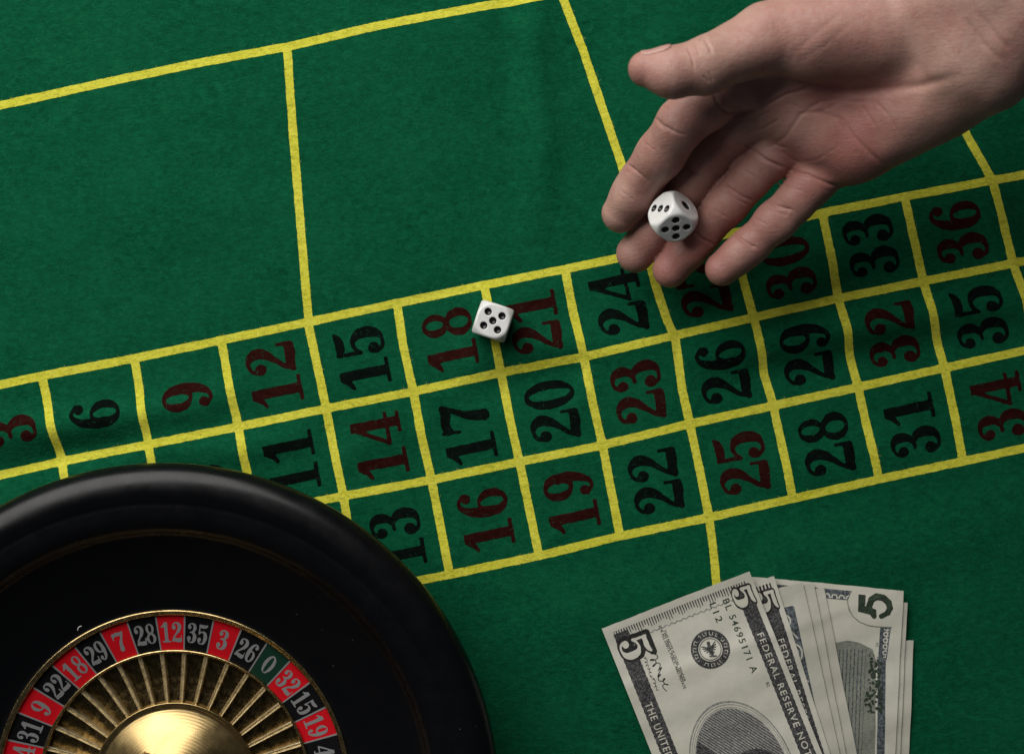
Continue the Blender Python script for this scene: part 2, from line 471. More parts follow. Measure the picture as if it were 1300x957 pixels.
lathe('gold_rim', [(73.4, 18.5), (73.4, 20.6), (72.9, 21.2), (72.3, 21.0), (71.9, 20.4), (71.4, 20.3), (71.0, 19.8), (70.9, 18.6)], MAT['gold'], wheel, sub=False)
lathe('gold_rim', [(56.3, 14.6), (56.3, 16.2), (55.8, 16.7), (55.2, 16.5), (54.8, 15.8), (54.7, 13)], MAT['gold'], wheel, sub=False)
lathe('number_ring', [(71, 18.4), (56, 14.9)], MAT['tile_black'], wheel, sub=False)
ORDER = [0, 32, 15, 19, 4, 21, 2, 25, 17, 34, 6, 27, 13, 36, 11, 30, 8, 23, 10, 5, 24, 16, 33, 1, 20, 14, 31, 9, 22, 18, 29, 7, 28, 12, 35, 3, 26]
DA = 2 * math.pi / 37
A12 = math.radians(90 + 1.0)
def ring_z(r): return 15.15 + (r - RI) * 3.5 / 15
def tile_mesh():
    V = []; F = []
    n = 6
    for k in range(n + 1):
        a = (k / n - .5) * (DA * 0.97)
        for r in (RI + .3, 63.5, RO - .1):
            V.append((r * math.cos(a), r * math.sin(a), ring_z(r)))
    for k in range(n):
        for q in range(2):
            F.append((3 * k + q, 3 * k + q + 1, 3 * k + q + 4, 3 * k + q + 3))
    return V, F
tv, tf = tile_mesh()
TM = {}
def link_mesh(name, me, parent, rz):
    o = bpy.data.objects.new(name, me); C.objects.link(o); o.parent = parent; o.rotation_euler = (0, 0, rz); return o
def box_mesh(name, secs, mat):
    """loft of 4-corner sections"""
    V = [p for s in secs for p in s]; n = len(secs[0]); F = []
    for k in range(len(secs) - 1):
        for q in range(n):
            F.append((k * n + q, k * n + (q + 1) % n, (k + 1) * n + (q + 1) % n, (k + 1) * n + q))
    F.append(tuple(range(n))[::-1]); F.append(tuple(range((len(secs) - 1) * n, len(secs) * n)))
    me = bpy.data.meshes.new(name); me.from_pydata([[c * MM for c in p] for p in V], [], F); me.materials.append(mat); me.update()
    return me
def rib_sec(r, w, zb, zt): return [(r, -w, zb), (r, w, zb), (r, w, zt - .35), (r, w * .72, zt), (r, w * .45, zt - .05), (r, w * .25, zt - .6), (r, -w * .25, zt - .6), (r, -w * .45, zt - .05), (r, -w * .72, zt), (r, -w, zt - .35)]
SEP = box_mesh('pocket_separator', [rib_sec(33.5, .75, 8, 14.4), rib_sec(45, .85, 8, 14.2), rib_sec(54.9, .95, 9, 15.0)], MAT['gold_pale'])
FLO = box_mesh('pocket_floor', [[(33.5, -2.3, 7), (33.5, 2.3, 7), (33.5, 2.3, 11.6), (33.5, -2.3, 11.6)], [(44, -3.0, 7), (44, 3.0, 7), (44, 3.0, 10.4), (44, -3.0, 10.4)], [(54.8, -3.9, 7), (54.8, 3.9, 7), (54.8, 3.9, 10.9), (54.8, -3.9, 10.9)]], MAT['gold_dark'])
DIV = box_mesh('divider', [[(RI + .3, -.28, ring_z(RI) - .5), (RI + .3, .28, ring_z(RI) - .5), (RI + .3, .28, ring_z(RI) + .15), (RI + .3, -.28, ring_z(RI) + .15)], [(RO - .1, -.34, ring_z(RO) - .5), (RO - .1, .34, ring_z(RO) - .5), (RO - .1, .34, ring_z(RO) + .15), (RO - .1, -.34, ring_z(RO) + .15)]], MAT['silver_ink'])
i12 = ORDER.index(12)
for k, n in enumerate(ORDER):
    a = A12 - (k - i12) * DA
    kind = 'green' if n == 0 else ('red' if n in RED else 'black')
    if kind not in TM:
        t = mesh_obj('number_tile', tv, tf, MAT['tile_' + kind], wheel); TM[kind] = t.data; t.rotation_euler = (0, 0, a)
    else:
        t = link_mesh('number_tile', TM[kind], wheel, a)
    t['label'] = '%s tile numbered %d' % (kind, n)
    V, F = number_field(str(n), 0.04, cond=0.80 if n > 9 else 0.9, space=0.02)
    s = 8.6
    X = 63.6 + V[:, 1] * s
    Y = -V[:, 0] * s * (1 + 0.10 * V[:, 1])
    r = np.hypot(X, Y)
    mesh_obj('numeral', np.column_stack([X, Y, ring_z(r) + .07]), F, MAT['silver_ink'], t)
    link_mesh('divider', DIV, wheel, a + DA / 2)
    link_mesh('pocket_separator', SEP, wheel, a + DA / 2)
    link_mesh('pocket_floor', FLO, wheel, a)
cone_m = Mat('turned_brass'); cg = cone_m.coords()
wv_ = cone_m.new('ShaderNodeTexWave', wave_type='RINGS', rings_direction='Z'); wv_.inputs['Scale'].default_value = 260; wv_.inputs['Distortion'].default_value = .6
cone_m.l.new(cg, wv_.inputs['Vector'])
cone_m.set(Base_Color=cone_m.ramp(cone_m.noise(cg, 60, 4), [(.35, (.30, .21, .09)), (.7, (.40, .29, .13))]), Metallic=1.0, Roughness=cone_m.ramp(cone_m.noise(cg, 150, 4), [(.3, (.24,) * 3), (.7, (.36,) * 3)]), Normal=cone_m.bump(wv_.outputs['Fac'], .12, .0002))
lathe('cone', [(34.6, 7), (34.4, 14.6), (33.2, 15.4), (31, 15.4), (24, 19), (16, 24.5), (11, 28.5), (9, 30)], cone_m.m, wheel)
lathe('turret', [(9.3, 29.5), (9, 32), (5.5, 34), (4.2, 38), (6, 42), (7.6, 45), (6.5, 48.5), (3, 51), (0.01, 51.6)], MAT['gold'], wheel, seg=96)
def tube_mesh(a, b, r0, r1, seg=20, rings=6):
    V = []; F = []
    a = np.array(a, float); b = np.array(b, float); d = (b - a) / np.linalg.norm(b - a)
    u = np.cross(d, [0, 0, 1]); u /= np.linalg.norm(u); w = np.cross(d, u)
    for k in range(rings):
        t = k / (rings - 1); r = r0 + (r1 - r0) * t
        for q in range(seg):
            an = 2 * math.pi * q / seg
            V.append(a + (b - a) * t + r * (u * math.cos(an) + w * math.sin(an)))
    V.append(b + d * r1 * .8); tip = len(V) - 1
    for k in range(rings - 1):
        for q in range(seg):
            F.append((k * seg + q, k * seg + (q + 1) % seg, (k + 1) * seg + (q + 1) % seg, (k + 1) * seg + q))
    for q in range(seg): F.append(((rings - 1) * seg + q, (rings - 1) * seg + (q + 1) % seg, tip))
    return V, F
for k in range(4):
    a = math.radians(20 + 90 * k)
    V, F = tube_mesh((5 * math.cos(a), 5 * math.sin(a), 44), (19 * math.cos(a), 19 * math.sin(a), 40), 1.4, 2.3)
    mesh_obj('turret_arm', V, F, MAT['gold'], wheel)
# a few lint fibres lying on the black bowl
lint = Mat('white_lint'); lint.set(Base_Color=(0.5, 0.5, 0.48), Roughness=0.9)

# ------------------------------------------------------------------ implicit surfaces
def smin(a, b, k):
    h = np.clip(.5 + .5 * (b - a) / k, 0, 1)
    return b * (1 - h) + a * h - k * h * (1 - h)
def rcone(P, a, b, ra, rb):
    d, t = seg_dist(P, a, b)
    return d - (ra + (rb - ra) * t)
def surface_nets(F, origin, h):
    S = F < 0
    cs = [(a, b, c) for a in (0, 1) for b in (0, 1) for c in (0, 1)]
    sh = tuple(s - 1 for s in F.shape)
    sub = lambda A, c: A[c[0]:c[0] + sh[0], c[1]:c[1] + sh[1], c[2]:c[2] + sh[2]]
    cnt = sum(sub(S, c).astype(np.int8) for c in cs)
    mask = (cnt > 0) & (cnt < 8)
    ids = np.full(sh, -1); ids[mask] = np.arange(mask.sum())
    base = np.argwhere(mask).astype(float)
    acc = np.zeros_like(base); num = np.zeros(len(base))
    for a in cs:
        for ax in range(3):
            if a[ax]: continue
            b = list(a); b[ax] = 1
            fa = sub(F, a)[mask]; fb = sub(F, tuple(b))[mask]
            cr = (fa < 0) != (fb < 0)
            t = np.where(cr, fa / np.where(cr, fa - fb, 1), 0)
            p = np.array(a, float) + np.array(np.array(b) - np.array(a))[None] * t[:, None]
            acc += p * cr[:, None]; num += cr
    V = (base + acc / num[:, None]) * h + np.array(origin)
    faces = []
    for ax in range(3):
        o1, o2 = (ax + 1) % 3, (ax + 2) % 3
        lo = [slice(0, sh[k]) for k in range(3)]; hi = list(lo)
        lo[ax] = slice(0, sh[ax]); hi[ax] = slice(1, sh[ax] + 1)
        s0 = S[tuple(lo)]; s1 = S[tuple(hi)]
        c = np.argwhere(s0 != s1)
        c = c[(c[:, o1] > 0) & (c[:, o2] > 0)]
        d1 = np.zeros(3, int); d1[o1] = 1; d2 = np.zeros(3, int); d2[o2] = 1
        q = [ids[tuple((c - x).T)] for x in (d1 + d2, d2, 0 * d1, d1)]
        q = np.stack(q, -1)
        fl = s0[tuple(c.T)]
        q[~fl] = q[~fl][:, ::-1]
        faces.append(q)
    return V, np.concatenate(faces)
def project(f, V, n=3, e=0.05):
    for _ in range(n):
        d = f(V)
        N = np.stack([f(V + np.eye(3)[k] * e) - d for k in range(3)], -1)
        N /= np.linalg.norm(N, axis=1, keepdims=True) + 1e-9
        V = V - np.clip(d, -.9, .9)[:, None] * N
    return V
def grad(f, V, e=0.05):
    g = np.stack([f(V + np.eye(3)[k] * e) - f(V - np.eye(3)[k] * e) for k in range(3)], -1)
    return g / (np.linalg.norm(g, axis=1, keepdims=True) + 1e-9)
def subdivide(V, Fq):
    """linear quad subdivision"""
    E = np.concatenate([Fq[:, [k, (k + 1) % 4]] for k in range(4)])
    Es = np.sort(E, 1); u, inv = np.unique(Es, axis=0, return_inverse=True)
    inv = inv.reshape(-1)
    m = V[u].mean(1); c = V[Fq].mean(1)
    nV = np.concatenate([V, m, c]); nf = len(Fq); b = len(V)
    e = [b + inv[k * nf:(k + 1) * nf] for k in range(4)]; ci = b + len(u) + np.arange(nf)
    out = [np.stack([Fq[:, k], e[k], ci, e[(k - 1) % 4]], -1) for k in range(4)]
    return nV, np.concatenate(out)

# ------------------------------------------------------------------ the hand
def J(px, py, z): return W(px, py, z)
FINGERS = {
    'index': ([J(950, 90, 62), J(864, 158, 58), J(814, 231, 36), J(788, 271, 28)], [11.2, 9.8, 8.8, 7.8]),
    'middle': ([J(985, 122, 58), J(912, 184, 41), J(846, 276, 24), J(806, 322, 19)], [11.0, 9.5, 8.7, 7.9]),
    'ring': ([J(1020, 160, 54), J(957, 221, 43), J(889, 299, 29), J(851, 342, 24)], [10.2, 8.4, 7.7, 7.3]),
    'pinky': ([J(1068, 194, 53), J(1012, 254, 50), J(954, 310, 42), J(917, 341, 38)], [10.0, 8.1, 7.3, 6.8]),
}
THUMB = ([J(1095, 32, 76), J(974, 50, 80), J(896, 84, 88), J(858, 90, 89), J(820, 87, 88)], [18, 13.2, 10.2, 8.7, 6.5])
def hand_f(P):
    P = np.asarray(P, np.float32)
    # palm and wrist
    wr_r = J(1205, 0, 88); wr_u = J(1240, 72, 86)
    d = rcone(P, wr_r, J(1420, -205, 128), 19, 26)
    d = smin(d, rcone(P, wr_u, J(1460, -125, 128), 19, 26), 16)
    d = smin(d, rcone(P, wr_r, wr_u, 19, 19), 8)
    carp = [J(1165, 30, 76), J(1180, 55, 74), J(1190, 80, 74), J(1195, 105, 74)]
    ends = [FINGERS[k][0][0] for k in ('index', 'middle', 'ring', 'pinky')]
    for i, (c, e) in enumerate(zip(carp, ends)):
        d = smin(d, rcone(P, c, e, 14.0, 11.5), 7)
    d = smin(d, rcone(P, wr_u, carp[3], 18, 14), 12)
    d = smin(d, rcone(P, wr_r, carp[0], 18, 15), 12)
    # skin webs between the finger bases
    d = smin(d, rcone(P, J(1004, 203, 47), J(1030, 185, 52), 6.0, 8.0), 4)
    d = smin(d, rcone(P, J(952, 172, 46), J(975, 155, 52), 5.5, 8.0), 4)
    # hypothenar pad, knuckle pads
    d = smin(d, rcone(P, J(1105, 168, 58), J(1190, 124, 73), 14.5, 15.5), 10)
    d = smin(d, rcone(P, J(1075, 188, 56), J(1050, 176, 58), 12.6, 11.8), 8)
    d = smin(d, rcone(P, J(1018, 148, 59), J(985, 122, 61), 11.6, 11.2), 8)
    # thumb with its thenar mound
    tj, tr = THUMB
    t = rcone(P, tj[0], tj[1], tr[0], tr[1])
    t = smin(t, rcone(P, J(1120, 40, 76), J(1035, 48, 77), 19.5, 16.5), 10)
    d = smin(d, t, 5)
    th = rcone(P, tj[1], tj[2], tr[1], tr[2])
    th = smin(th, rcone(P, tj[2], tj[3], tr[2], tr[3]), 3)
    th = smin(th, rcone(P, tj[3], tj[4], tr[3], tr[4]), 4)
    th = smin(th, np.linalg.norm(P - J(848, 93, 90).astype(np.float32), axis=-1) - 7.8, 4)
    d = smin(d, th, 3)
    fing = None
    for k, (jt, r) in FINGERS.items():
        f = rcone(P, jt[0], jt[1], r[0], r[1])
        for a in (1, 2):
            f = smin(f, rcone(P, jt[a], jt[a + 1], r[a], r[a + 1]), 2.5)
        # soft pads on the palm side of every phalanx
        for a, t, rr in ((0, .66, .93), (1, .52, .93), (2, .45, .93)):
            c = (jt[a] + (jt[a + 1] - jt[a]) * t + np.array([0, 0, 1.3])).astype(np.float32)
            f = smin(f, np.linalg.norm(P - c, axis=-1) - (r[a] + (r[a + 1] - r[a]) * t) * rr, 4)
        fing = f if fing is None else smin(fing, f, .9)
    return smin(d, fing, 3.0)

allp = np.array([p for j, r in FINGERS.values() for p in j] + list(THUMB[0]) + [J(1460, -205, 128), J(1460, -125, 128)])
lo = allp.min(0) - 30; hi = allp.max(0) + 30
hs = 1.5
dims = np.ceil((hi - lo) / hs).astype(int)
# coarse pass, refine only near the surface
ax = [lo[k] + np.arange(dims[k]) * hs for k in range(3)]
Fg = np.full(tuple(dims), 50.0)
cst = 4
cidx = [np.arange(0, dims[k], cst) for k in range(3)]
CG = np.stack(np.meshgrid(*[ax[k][cidx[k]] for k in range(3)], indexing='ij'), -1)
CF = hand_f(CG.reshape(-1, 3)).reshape(CG.shape[:3])
up = np.repeat(np.repeat(np.repeat(CF, cst, 0), cst, 1), cst, 2)[:dims[0], :dims[1], :dims[2]]
Fg[:] = up
near = np.abs(up) < cst * hs * 1.9
gi = np.argwhere(near)
Fg[near] = hand_f(lo + gi * hs)
HV, HF = surface_nets(Fg, lo, hs)
def relax(V, Fq, n, lam=.5):
    e = np.concatenate([Fq[:, [k, (k + 1) % 4]] for k in range(4)])
    cnt = np.bincount(e[:, 0], minlength=len(V))[:, None]
    for _ in range(n):
        acc = np.stack([np.bincount(e[:, 0], weights=V[e[:, 1], q], minlength=len(V)) for q in range(3)], -1)
        V = V + lam * (acc / cnt - V)
    return V
HV = relax(HV, HF, 5)
HV = project(hand_f, HV, 2)
for lv in range(2):
    HV = relax(HV, HF, 2)
    HV, HF = subdivide(HV, HF)
    HV = project(hand_f, HV, 1)
HV = relax(HV, HF, 1)

def Z1(pts): return [(740 + x * .4308, y * .4308) for x, y in pts]
CREASES = [  # (pixel path, depth mm, width mm)
    (Z1([(203, 342), (235, 370), (270, 388), (300, 400)]), .55, .7), (Z1([(215, 360), (245, 386)]), .3, .6),
    (Z1([(133, 485), (165, 510), (205, 545)]), .5, .7),
    (Z1([(292, 478), (330, 508), (370, 527)]), .5, .7), (Z1([(300, 492), (335, 520)]), .25, .6),
    (Z1([(415, 545), (440, 560), (470, 580), (505, 592)]), .55, .7), (Z1([(420, 562), (455, 590), (490, 605)]), .35, .6),
    (Z1([(318, 675), (350, 705), (392, 724)]), .5, .7),
    (Z1([(535, 585), (575, 608), (620, 622)]), .5, .7), (Z1([(530, 600), (570, 625), (605, 637)]), .3, .6),
    (Z1([(440, 685), (475, 712), (515, 735)]), .5, .7),
    (Z1([(205, 350), (270, 392)]), .35, 3.2), (Z1([(140, 492), (200, 540)]), .35, 3.0), (Z1([(300, 484), (365, 526)]), .3, 3.0), (Z1([(425, 555), (500, 598)]), .35, 3.0),
    (Z1([(325, 682), (388, 722)]), .3, 2.8), (Z1([(545, 592), (612, 628)]), .35, 2.8), (Z1([(448, 690), (510, 730)]), .3, 2.6),
    (Z1([(640, 480), (690, 470), (740, 440), (770, 420)]), .10, .8), (Z1([(650, 380), (690, 420), (720, 470)]), .08, .8), (Z1([(480, 390), (530, 380), (580, 350)]), .3, .7),
    (Z1([(600, 300), (640, 320), (690, 310)]), .14, .8), (Z1([(460, 360), (500, 350), (550, 330)]), .25, .6), (Z1([(860, 300), (900, 340), (930, 400)]), .2, .8), (Z1([(820, 310), (860, 370), (890, 430)]), .2, .8),
    (Z1([(225, 300), (255, 330)]), .2, .6), (Z1([(180, 420), (215, 445)]), .18, .6), (Z1([(110, 560), (150, 590)]), .15, .6), (Z1([(470, 500), (520, 530)]), .2, .6), (Z1([(390, 620), (430, 645)]), .18, .6),
    (Z1([(590, 545), (650, 565)]), .2, .6), (Z1([(500, 640), (545, 665)]), .18, .6),
    (Z1([(385, 280), (405, 318), (435, 336), (480, 335)]), .7, .9),
    (Z1([(475, 425), (530, 465), (590, 498)]), .7, .9), (Z1([(598, 498), (660, 515), (720, 540), (760, 552)]), .7, .9),
    (Z1([(520, 470), (560, 480), (600, 495)]), .35, .7),
    (Z1([(560, 218), (640, 252), (740, 275), (860, 268), (1000, 252), (1100, 225)]), .9, 2.6),
    (Z1([(430, 340), (520, 322), (600, 278), (680, 262)]), .6, .9),
    (Z1([(895, 490), (850, 455), (800, 405), (760, 352), (700, 330), (640, 335)]), .5, 1.2),
    (Z1([(545, 440), (600, 400), (640, 340), (700, 300), (780, 290)]), .3, 1.1),
    (Z1([(590, 445), (615, 470), (640, 482)]), .4, .8), (Z1([(560, 425), (600, 435)]), .3, .7),
    (Z1([(700, 330), (760, 300), (850, 300)]), .15, 1.0),
    (Z1([(308, 138), (322, 170), (328, 205)]), .4, .7), (Z1([(345, 120), (360, 105)]), .5, .9), (Z1([(330, 128), (345, 165)]), .3, .6),
    (Z1([(355, 110), (372, 140), (380, 160)]), .4, .8), (Z1([(355, 225), (372, 242)]), .4, .7), (Z1([(370, 215), (385, 240)]), .3, .6),
    (Z1([(620, 160), (700, 90), (760, 40)]), .14, 1.6), (Z1([(640, 180), (720, 130), (800, 60)]), .10, 1.4),
    (Z1([(560, 60), (600, 130), (590, 180)]), .12, 1.6),
    (Z1([(1130, 60), (1180, 130), (1230, 180)]), .4, 1.4), (Z1([(1170, 40), (1220, 110), (1260, 150)]), .35, 1.4),
]
N = grad(hand_f, HV)
k = FPX / (CAMZ - HV[:, 2])
PX = np.stack([650 + HV[:, 0] * k, 478.5 - HV[:, 1] * k], -1)
face_up = np.clip((N[:, 2] - .05) / .3, 0, 1)
disp = np.zeros(len(HV)); crs = np.zeros(len(HV))
for path, dep, wid in CREASES:
    pa = np.array(path)
    sel = np.where((PX > pa.min(0) - 24).all(1) & (PX < pa.max(0) + 24).all(1) & (face_up > 0))[0]
    best = np.full(len(sel), 1e9); tt = np.zeros(len(sel)); n = len(path) - 1
    for i in range(n):
        d, t = seg_dist(PX[sel], path[i], path[i + 1])
        m = d < best; best = np.where(m, d, best); tt = np.where(m, (i + t) / n, tt)
    best = best / k[sel]; wid = wid * .72
    fade = np.clip(np.minimum(tt, 1 - tt) * 6 + .25, 0, 1)
    g = np.exp(-(best / wid) ** 2) * fade
    sh = np.exp(-((best - wid * 2.4) / (wid * 1.4)) ** 2) * fade
    disp[sel] += face_up[sel] * (-dep * .88 * g + dep * .07 * sh)
# slight irregular flesh
for _ in range(26):
    f = rng.normal(size=3); f /= np.linalg.norm(f); w = rng.uniform(.12, .6)
    disp += 0.05 / (w * 3) * np.sin(HV @ f * w + rng.uniform(0, 6.28))
HV2 = HV + N * disp[:, None]
skin = Mat('skin')
sv = skin.coords()
n1 = skin.noise(sv, 55, 4, .6); n2 = skin.noise(sv, 420, 4, .65); n3 = skin.noise(sv, 22, 2)
att = skin.new('ShaderNodeAttribute', attribute_name='flush_shade')
base = skin.ramp(n1, [(.3, (.37, .215, .17)), (.52, (.44, .27, .22)), (.72, (.51, .335, .28))])
base = skin.mix(skin.math('MULTIPLY', skin.ramp(n2, [(.42, (0, 0, 0)), (.7, (1, 1, 1))]), .5), base, (.40, .16, .12))
base = skin.mix(skin.math('MULTIPLY', att.outputs['Fac'], .68), base, (.32, .105, .088))
base = skin.mix(skin.ramp(n3, [(.45, (0, 0, 0)), (.65, (.55, .55, .55))]), base, (.45, .30, .235))
base = skin.mix(skin.ramp(skin.noise(sv, 140, 5, .7, 1.0), [(.52, (0, 0, 0)), (.7, (.5, .5, .5))]), base, (.34, .13, .115))
vor = skin.new('ShaderNodeTexVoronoi', feature='DISTANCE_TO_EDGE'); vor.inputs['Scale'].default_value = 900
skin.l.new(sv, vor.inputs['Vector'])
wav = skin.noise(skin.coords(scale=(1, .25, 1), rot=(0, 0, .9)), 1500, 2)
b1 = skin.bump(n2, .28, .0007); b2 = skin.bump(wav, .4, .0002, b1); b2 = skin.bump(skin.noise(skin.coords(scale=(1, 5, 1.5), rot=(0, 0, -.95)), 230, 4, .65, .5), .32, .0006, b2); b3 = skin.bump(vor.outputs['Distance'], .38, .0002, b2)
skin.set(Base_Color=base, Roughness=skin.ramp(n2, [(.3, (.42,) * 3), (.7, (.6,) * 3)]), Normal=b3,
         Subsurface_Weight=.06, Subsurface_Radius=(.0035, .0014, .0008), Subsurface_Scale=1.0, Specular_IOR_Level=.4)
hand = mesh_obj('hand', HV2, HF, skin.m)
flush_shade = np.zeros(len(HV))
def glow(c, r, a): return a * np.exp(-(np.linalg.norm(HV - c, axis=1) / r) ** 2)
for kf, (jt, r) in FINGERS.items():
    flush_shade += glow(jt[3], 13, .75) + glow(jt[2], 13, .45) + glow(jt[1], 14, .4) + glow(jt[0], 17, .3)
flush_shade += glow(THUMB[0][4], 12, .7) + glow(J(1105, 170, 66), 34, .5) + glow(J(1040, 150, 70), 36, .42) + .2  # finger redness, plus the palm's shade painted in as darker, redder skin
at = hand.data.attributes.new('flush_shade', 'FLOAT', 'POINT'); at.data.foreach_set('value', np.clip(flush_shade, 0, 1).astype(np.float32))
tag(hand, 'open right hand reaching in with palm up, a die on its fingers', 'hand')

# nails: curved plates on the back of each finger end
nail_m = Mat('fingernail'); nail_m.set(Base_Color=(.48, .27, .225), Roughness=.42, Subsurface_Weight=.05)
def nail(a, b, r, updir, w, L):
    d = (b - a) / np.linalg.norm(b - a); u = np.asarray(updir, float); u = u - d * (u @ d); u /= np.linalg.norm(u); s = np.cross(d, u)
    V = []; F = []; n, m = 13, 11
    for i in range(n):
        t = i / (n - 1)
        for j in range(m):
            q = (j / (m - 1) - .5) * 2
            lim = 1 - .35 * max(0, (t - .75) / .25) ** 2 - .25 * max(0, (.25 - t) / .25) ** 2
            an = q * w * lim
            V.append(b + d * ((t - .72) * L) + (u * math.cos(an) + s * math.sin(an)) * r)
    V = np.array(V)
    for i in range(n - 1):
        for j in range(m - 1): F.append((i * m + j, i * m + j + 1, (i + 1) * m + j + 1, (i + 1) * m + j))
    dd = hand_f(V); G = grad(hand_f, V)
    V = V - (dd + .10)[:, None] * G
    o = mesh_obj('fingernail', V, F, nail_m.m, hand)
    md = o.modifiers.new('thickness', 'SOLIDIFY'); md.thickness = .5 * MM; md.offset = 0
nail(THUMB[0][3], THUMB[0][4], 8, (-.12, .98, .06), .85, 12)
for kf in FINGERS:
    jt, r = FINGERS[kf]
    nail(jt[2], jt[3], r[3], (0, 0, -1), .95, 10)

# ------------------------------------------------------------------ dice
die_m = Mat('ivory_plastic'); dv = die_m.coords()
dn = die_m.noise(die_m.coords(scale=(1, 1, 2.2)), 90, 4, .6, 1.2)
die_m.set(Base_Color=die_m.ramp(dn, [(.3, (.66, .66, .64)), (.7, (.80, .80, .78))]), Roughness=.24, Subsurface_Weight=.08, Subsurface_Radius=(.002, .002, .0018), Specular_IOR_Level=.5,
          Normal=die_m.bump(die_m.noise(dv, 500, 3), .04, .0002))
pip_m = Mat('black_pip_paint'); pip_m.set(Base_Color=(.008, .008, .008), Roughness=.3, Normal=pip_m.bump(pip_m.noise(pip_m.coords(), 1500, 2), .5, .0003))
A = 14.5
LAY = {1: [(0, 0)], 2: [(-1, -1), (1, 1)], 3: [(-1, -1), (0, 0), (1, 1)], 4: [(-1, -1), (1, 1), (-1, 1), (1, -1)], 5: [(-1, -1), (1, 1), (-1, 1), (1, -1), (0, 0)],
       6: [(-1, -1), (1, 1), (-1, 1), (1, -1), (-1, 0), (1, 0)]}
def die_pips(flip3=False):
    faces = {5: ((0, 0, 1), (1, 0, 0), (0, 1, 0)), 2: ((0, 0, -1), (1, 0, 0), (0, 1, 0)), 1: ((1, 0, 0), (0, 1, 0), (0, 0, 1)), 6: ((-1, 0, 0), (0, 1, 0), (0, 0, 1)),
             3: ((0, 1, 0), (1, 0, 0), (0, 0, 1)), 4: ((0, -1, 0), (1, 0, 0), (0, 0, 1))}
    out = []
    for n, (nn, u, v) in faces.items():
        nn, u, v = map(np.array, (nn, u, v))
        for a, b in LAY[n]:
            if n == 3 and flip3: a = -a
            out.append((n, nn * A / 2 + (u * a + v * b) * A * .208, nn, 2.2 if n == 1 else 1.6))
    return out
def die_f(P, pips):
    q = np.abs(P) - (A / 2 - 1.0)
    d = np.linalg.norm(np.maximum(q, 0), axis=-1) + np.minimum(q.max(-1), 0) - 1.0
    s = np.linalg.norm(P, axis=-1) - A * .70
    d = -smin(-d, -s, .6)
    for n, c, nn, r in pips:
        sp = np.linalg.norm(P - (c + nn * r * .45), axis=-1) - r * 1.10
        d = -smin(-d, sp, .25)
    return d
def make_die(loc, R, label, flip3=False, settle=False):
    pips = die_pips(flip3)
    f = lambda P: die_f(P, pips)
    h = .42; n = int(17 / h)
    g = np.stack(np.meshgrid(*[(-8.5 + np.arange(n) * h)] * 3, indexing='ij'), -1)
    Vd, Fd = surface_nets(f(g.reshape(-1, 3)).reshape(n, n, n), (-8.5,) * 3, h)
    Vd = project(f, Vd, 2, .02)
    Vd, Fd = subdivide(Vd, Fd); Vd = project(f, Vd, 2, .02)
    Rm = np.array(R)
    loc = np.array(loc, float)
    if settle:
        for _ in range(9):
            m = hand_f(Vd[::3] @ Rm.T + loc).min()
            loc[2] -= (m + .35) * .9
            k = (CAMZ - loc[2]) / FPX; loc[0] = (settle[0] - 650) * k; loc[1] = -(settle[1] - 478.5) * k
    root = mesh_obj('die', Vd, Fd, die_m.m)
    root.matrix_world = Matrix.Translation(Vector(loc * MM)) @ Matrix(Rm.tolist()).to_4x4()
    tag(root, label, 'die', 'white dice')
    for num, c, nn, r in pips:     # black paint in each hollow
        rr = r * 1.10; cen = c + nn * r * .45
        u = np.cross(nn, (.3, .5, .8)); u /= np.linalg.norm(u); w = np.cross(nn, u)
        PV = [cen - nn * (rr - .06)]; PF = []
        K, S = 6, 28
        amax = math.acos(.45 / 1.10) * .93
        for k in range(1, K + 1):
            a = amax * k / K
            for s in range(S):
                b = 2 * math.pi * s / S
                PV.append(cen + (rr - .06) * (-nn * math.cos(a) + (u * math.cos(b) + w * math.sin(b)) * math.sin(a)))
        for s in range(S): PF.append((0, 1 + s, 1 + (s + 1) % S))
        for k in range(K - 1):
            for s in range(S):
                PF.append((1 + k * S + s, 1 + (k + 1) * S + s, 1 + (k + 1) * S + (s + 1) % S, 1 + k * S + (s + 1) % S))
        mesh_obj('pip', PV, PF, pip_m.m, root)
    return root
an = math.radians(-18)
Rt = np.array([[math.cos(an), -math.sin(an), 0], [math.sin(an), math.cos(an), 0], [0, 0, 1]])
p = W(626, 408, 7.6)
make_die((p[0], p[1], A / 2 + .62), Rt, 'white die showing five, lying on the cloth between 18 and 21')
def rotm(axis, deg): return np.array(Matrix.Rotation(math.radians(deg), 3, axis))
n5 = np.array([0, -.816, .577]); n1v = np.array([.707, .408, .577]); n3v = np.array([-.707, .408, .577])
Rh = np.column_stack([n1v, n3v, n5])
if np.linalg.det(Rh) < 0: print('det', np.linalg.det(Rh))
Rh = rotm('Z', 7) @ rotm('X', -8) @ Rh
u_, _, vt_ = np.linalg.svd(Rh); Rh = u_ @ vt_
make_die(W(854.5, 275, 42), Rh, 'white die standing corner up, held on the fingers of the open hand', flip3=False, settle=(854.5, 275))

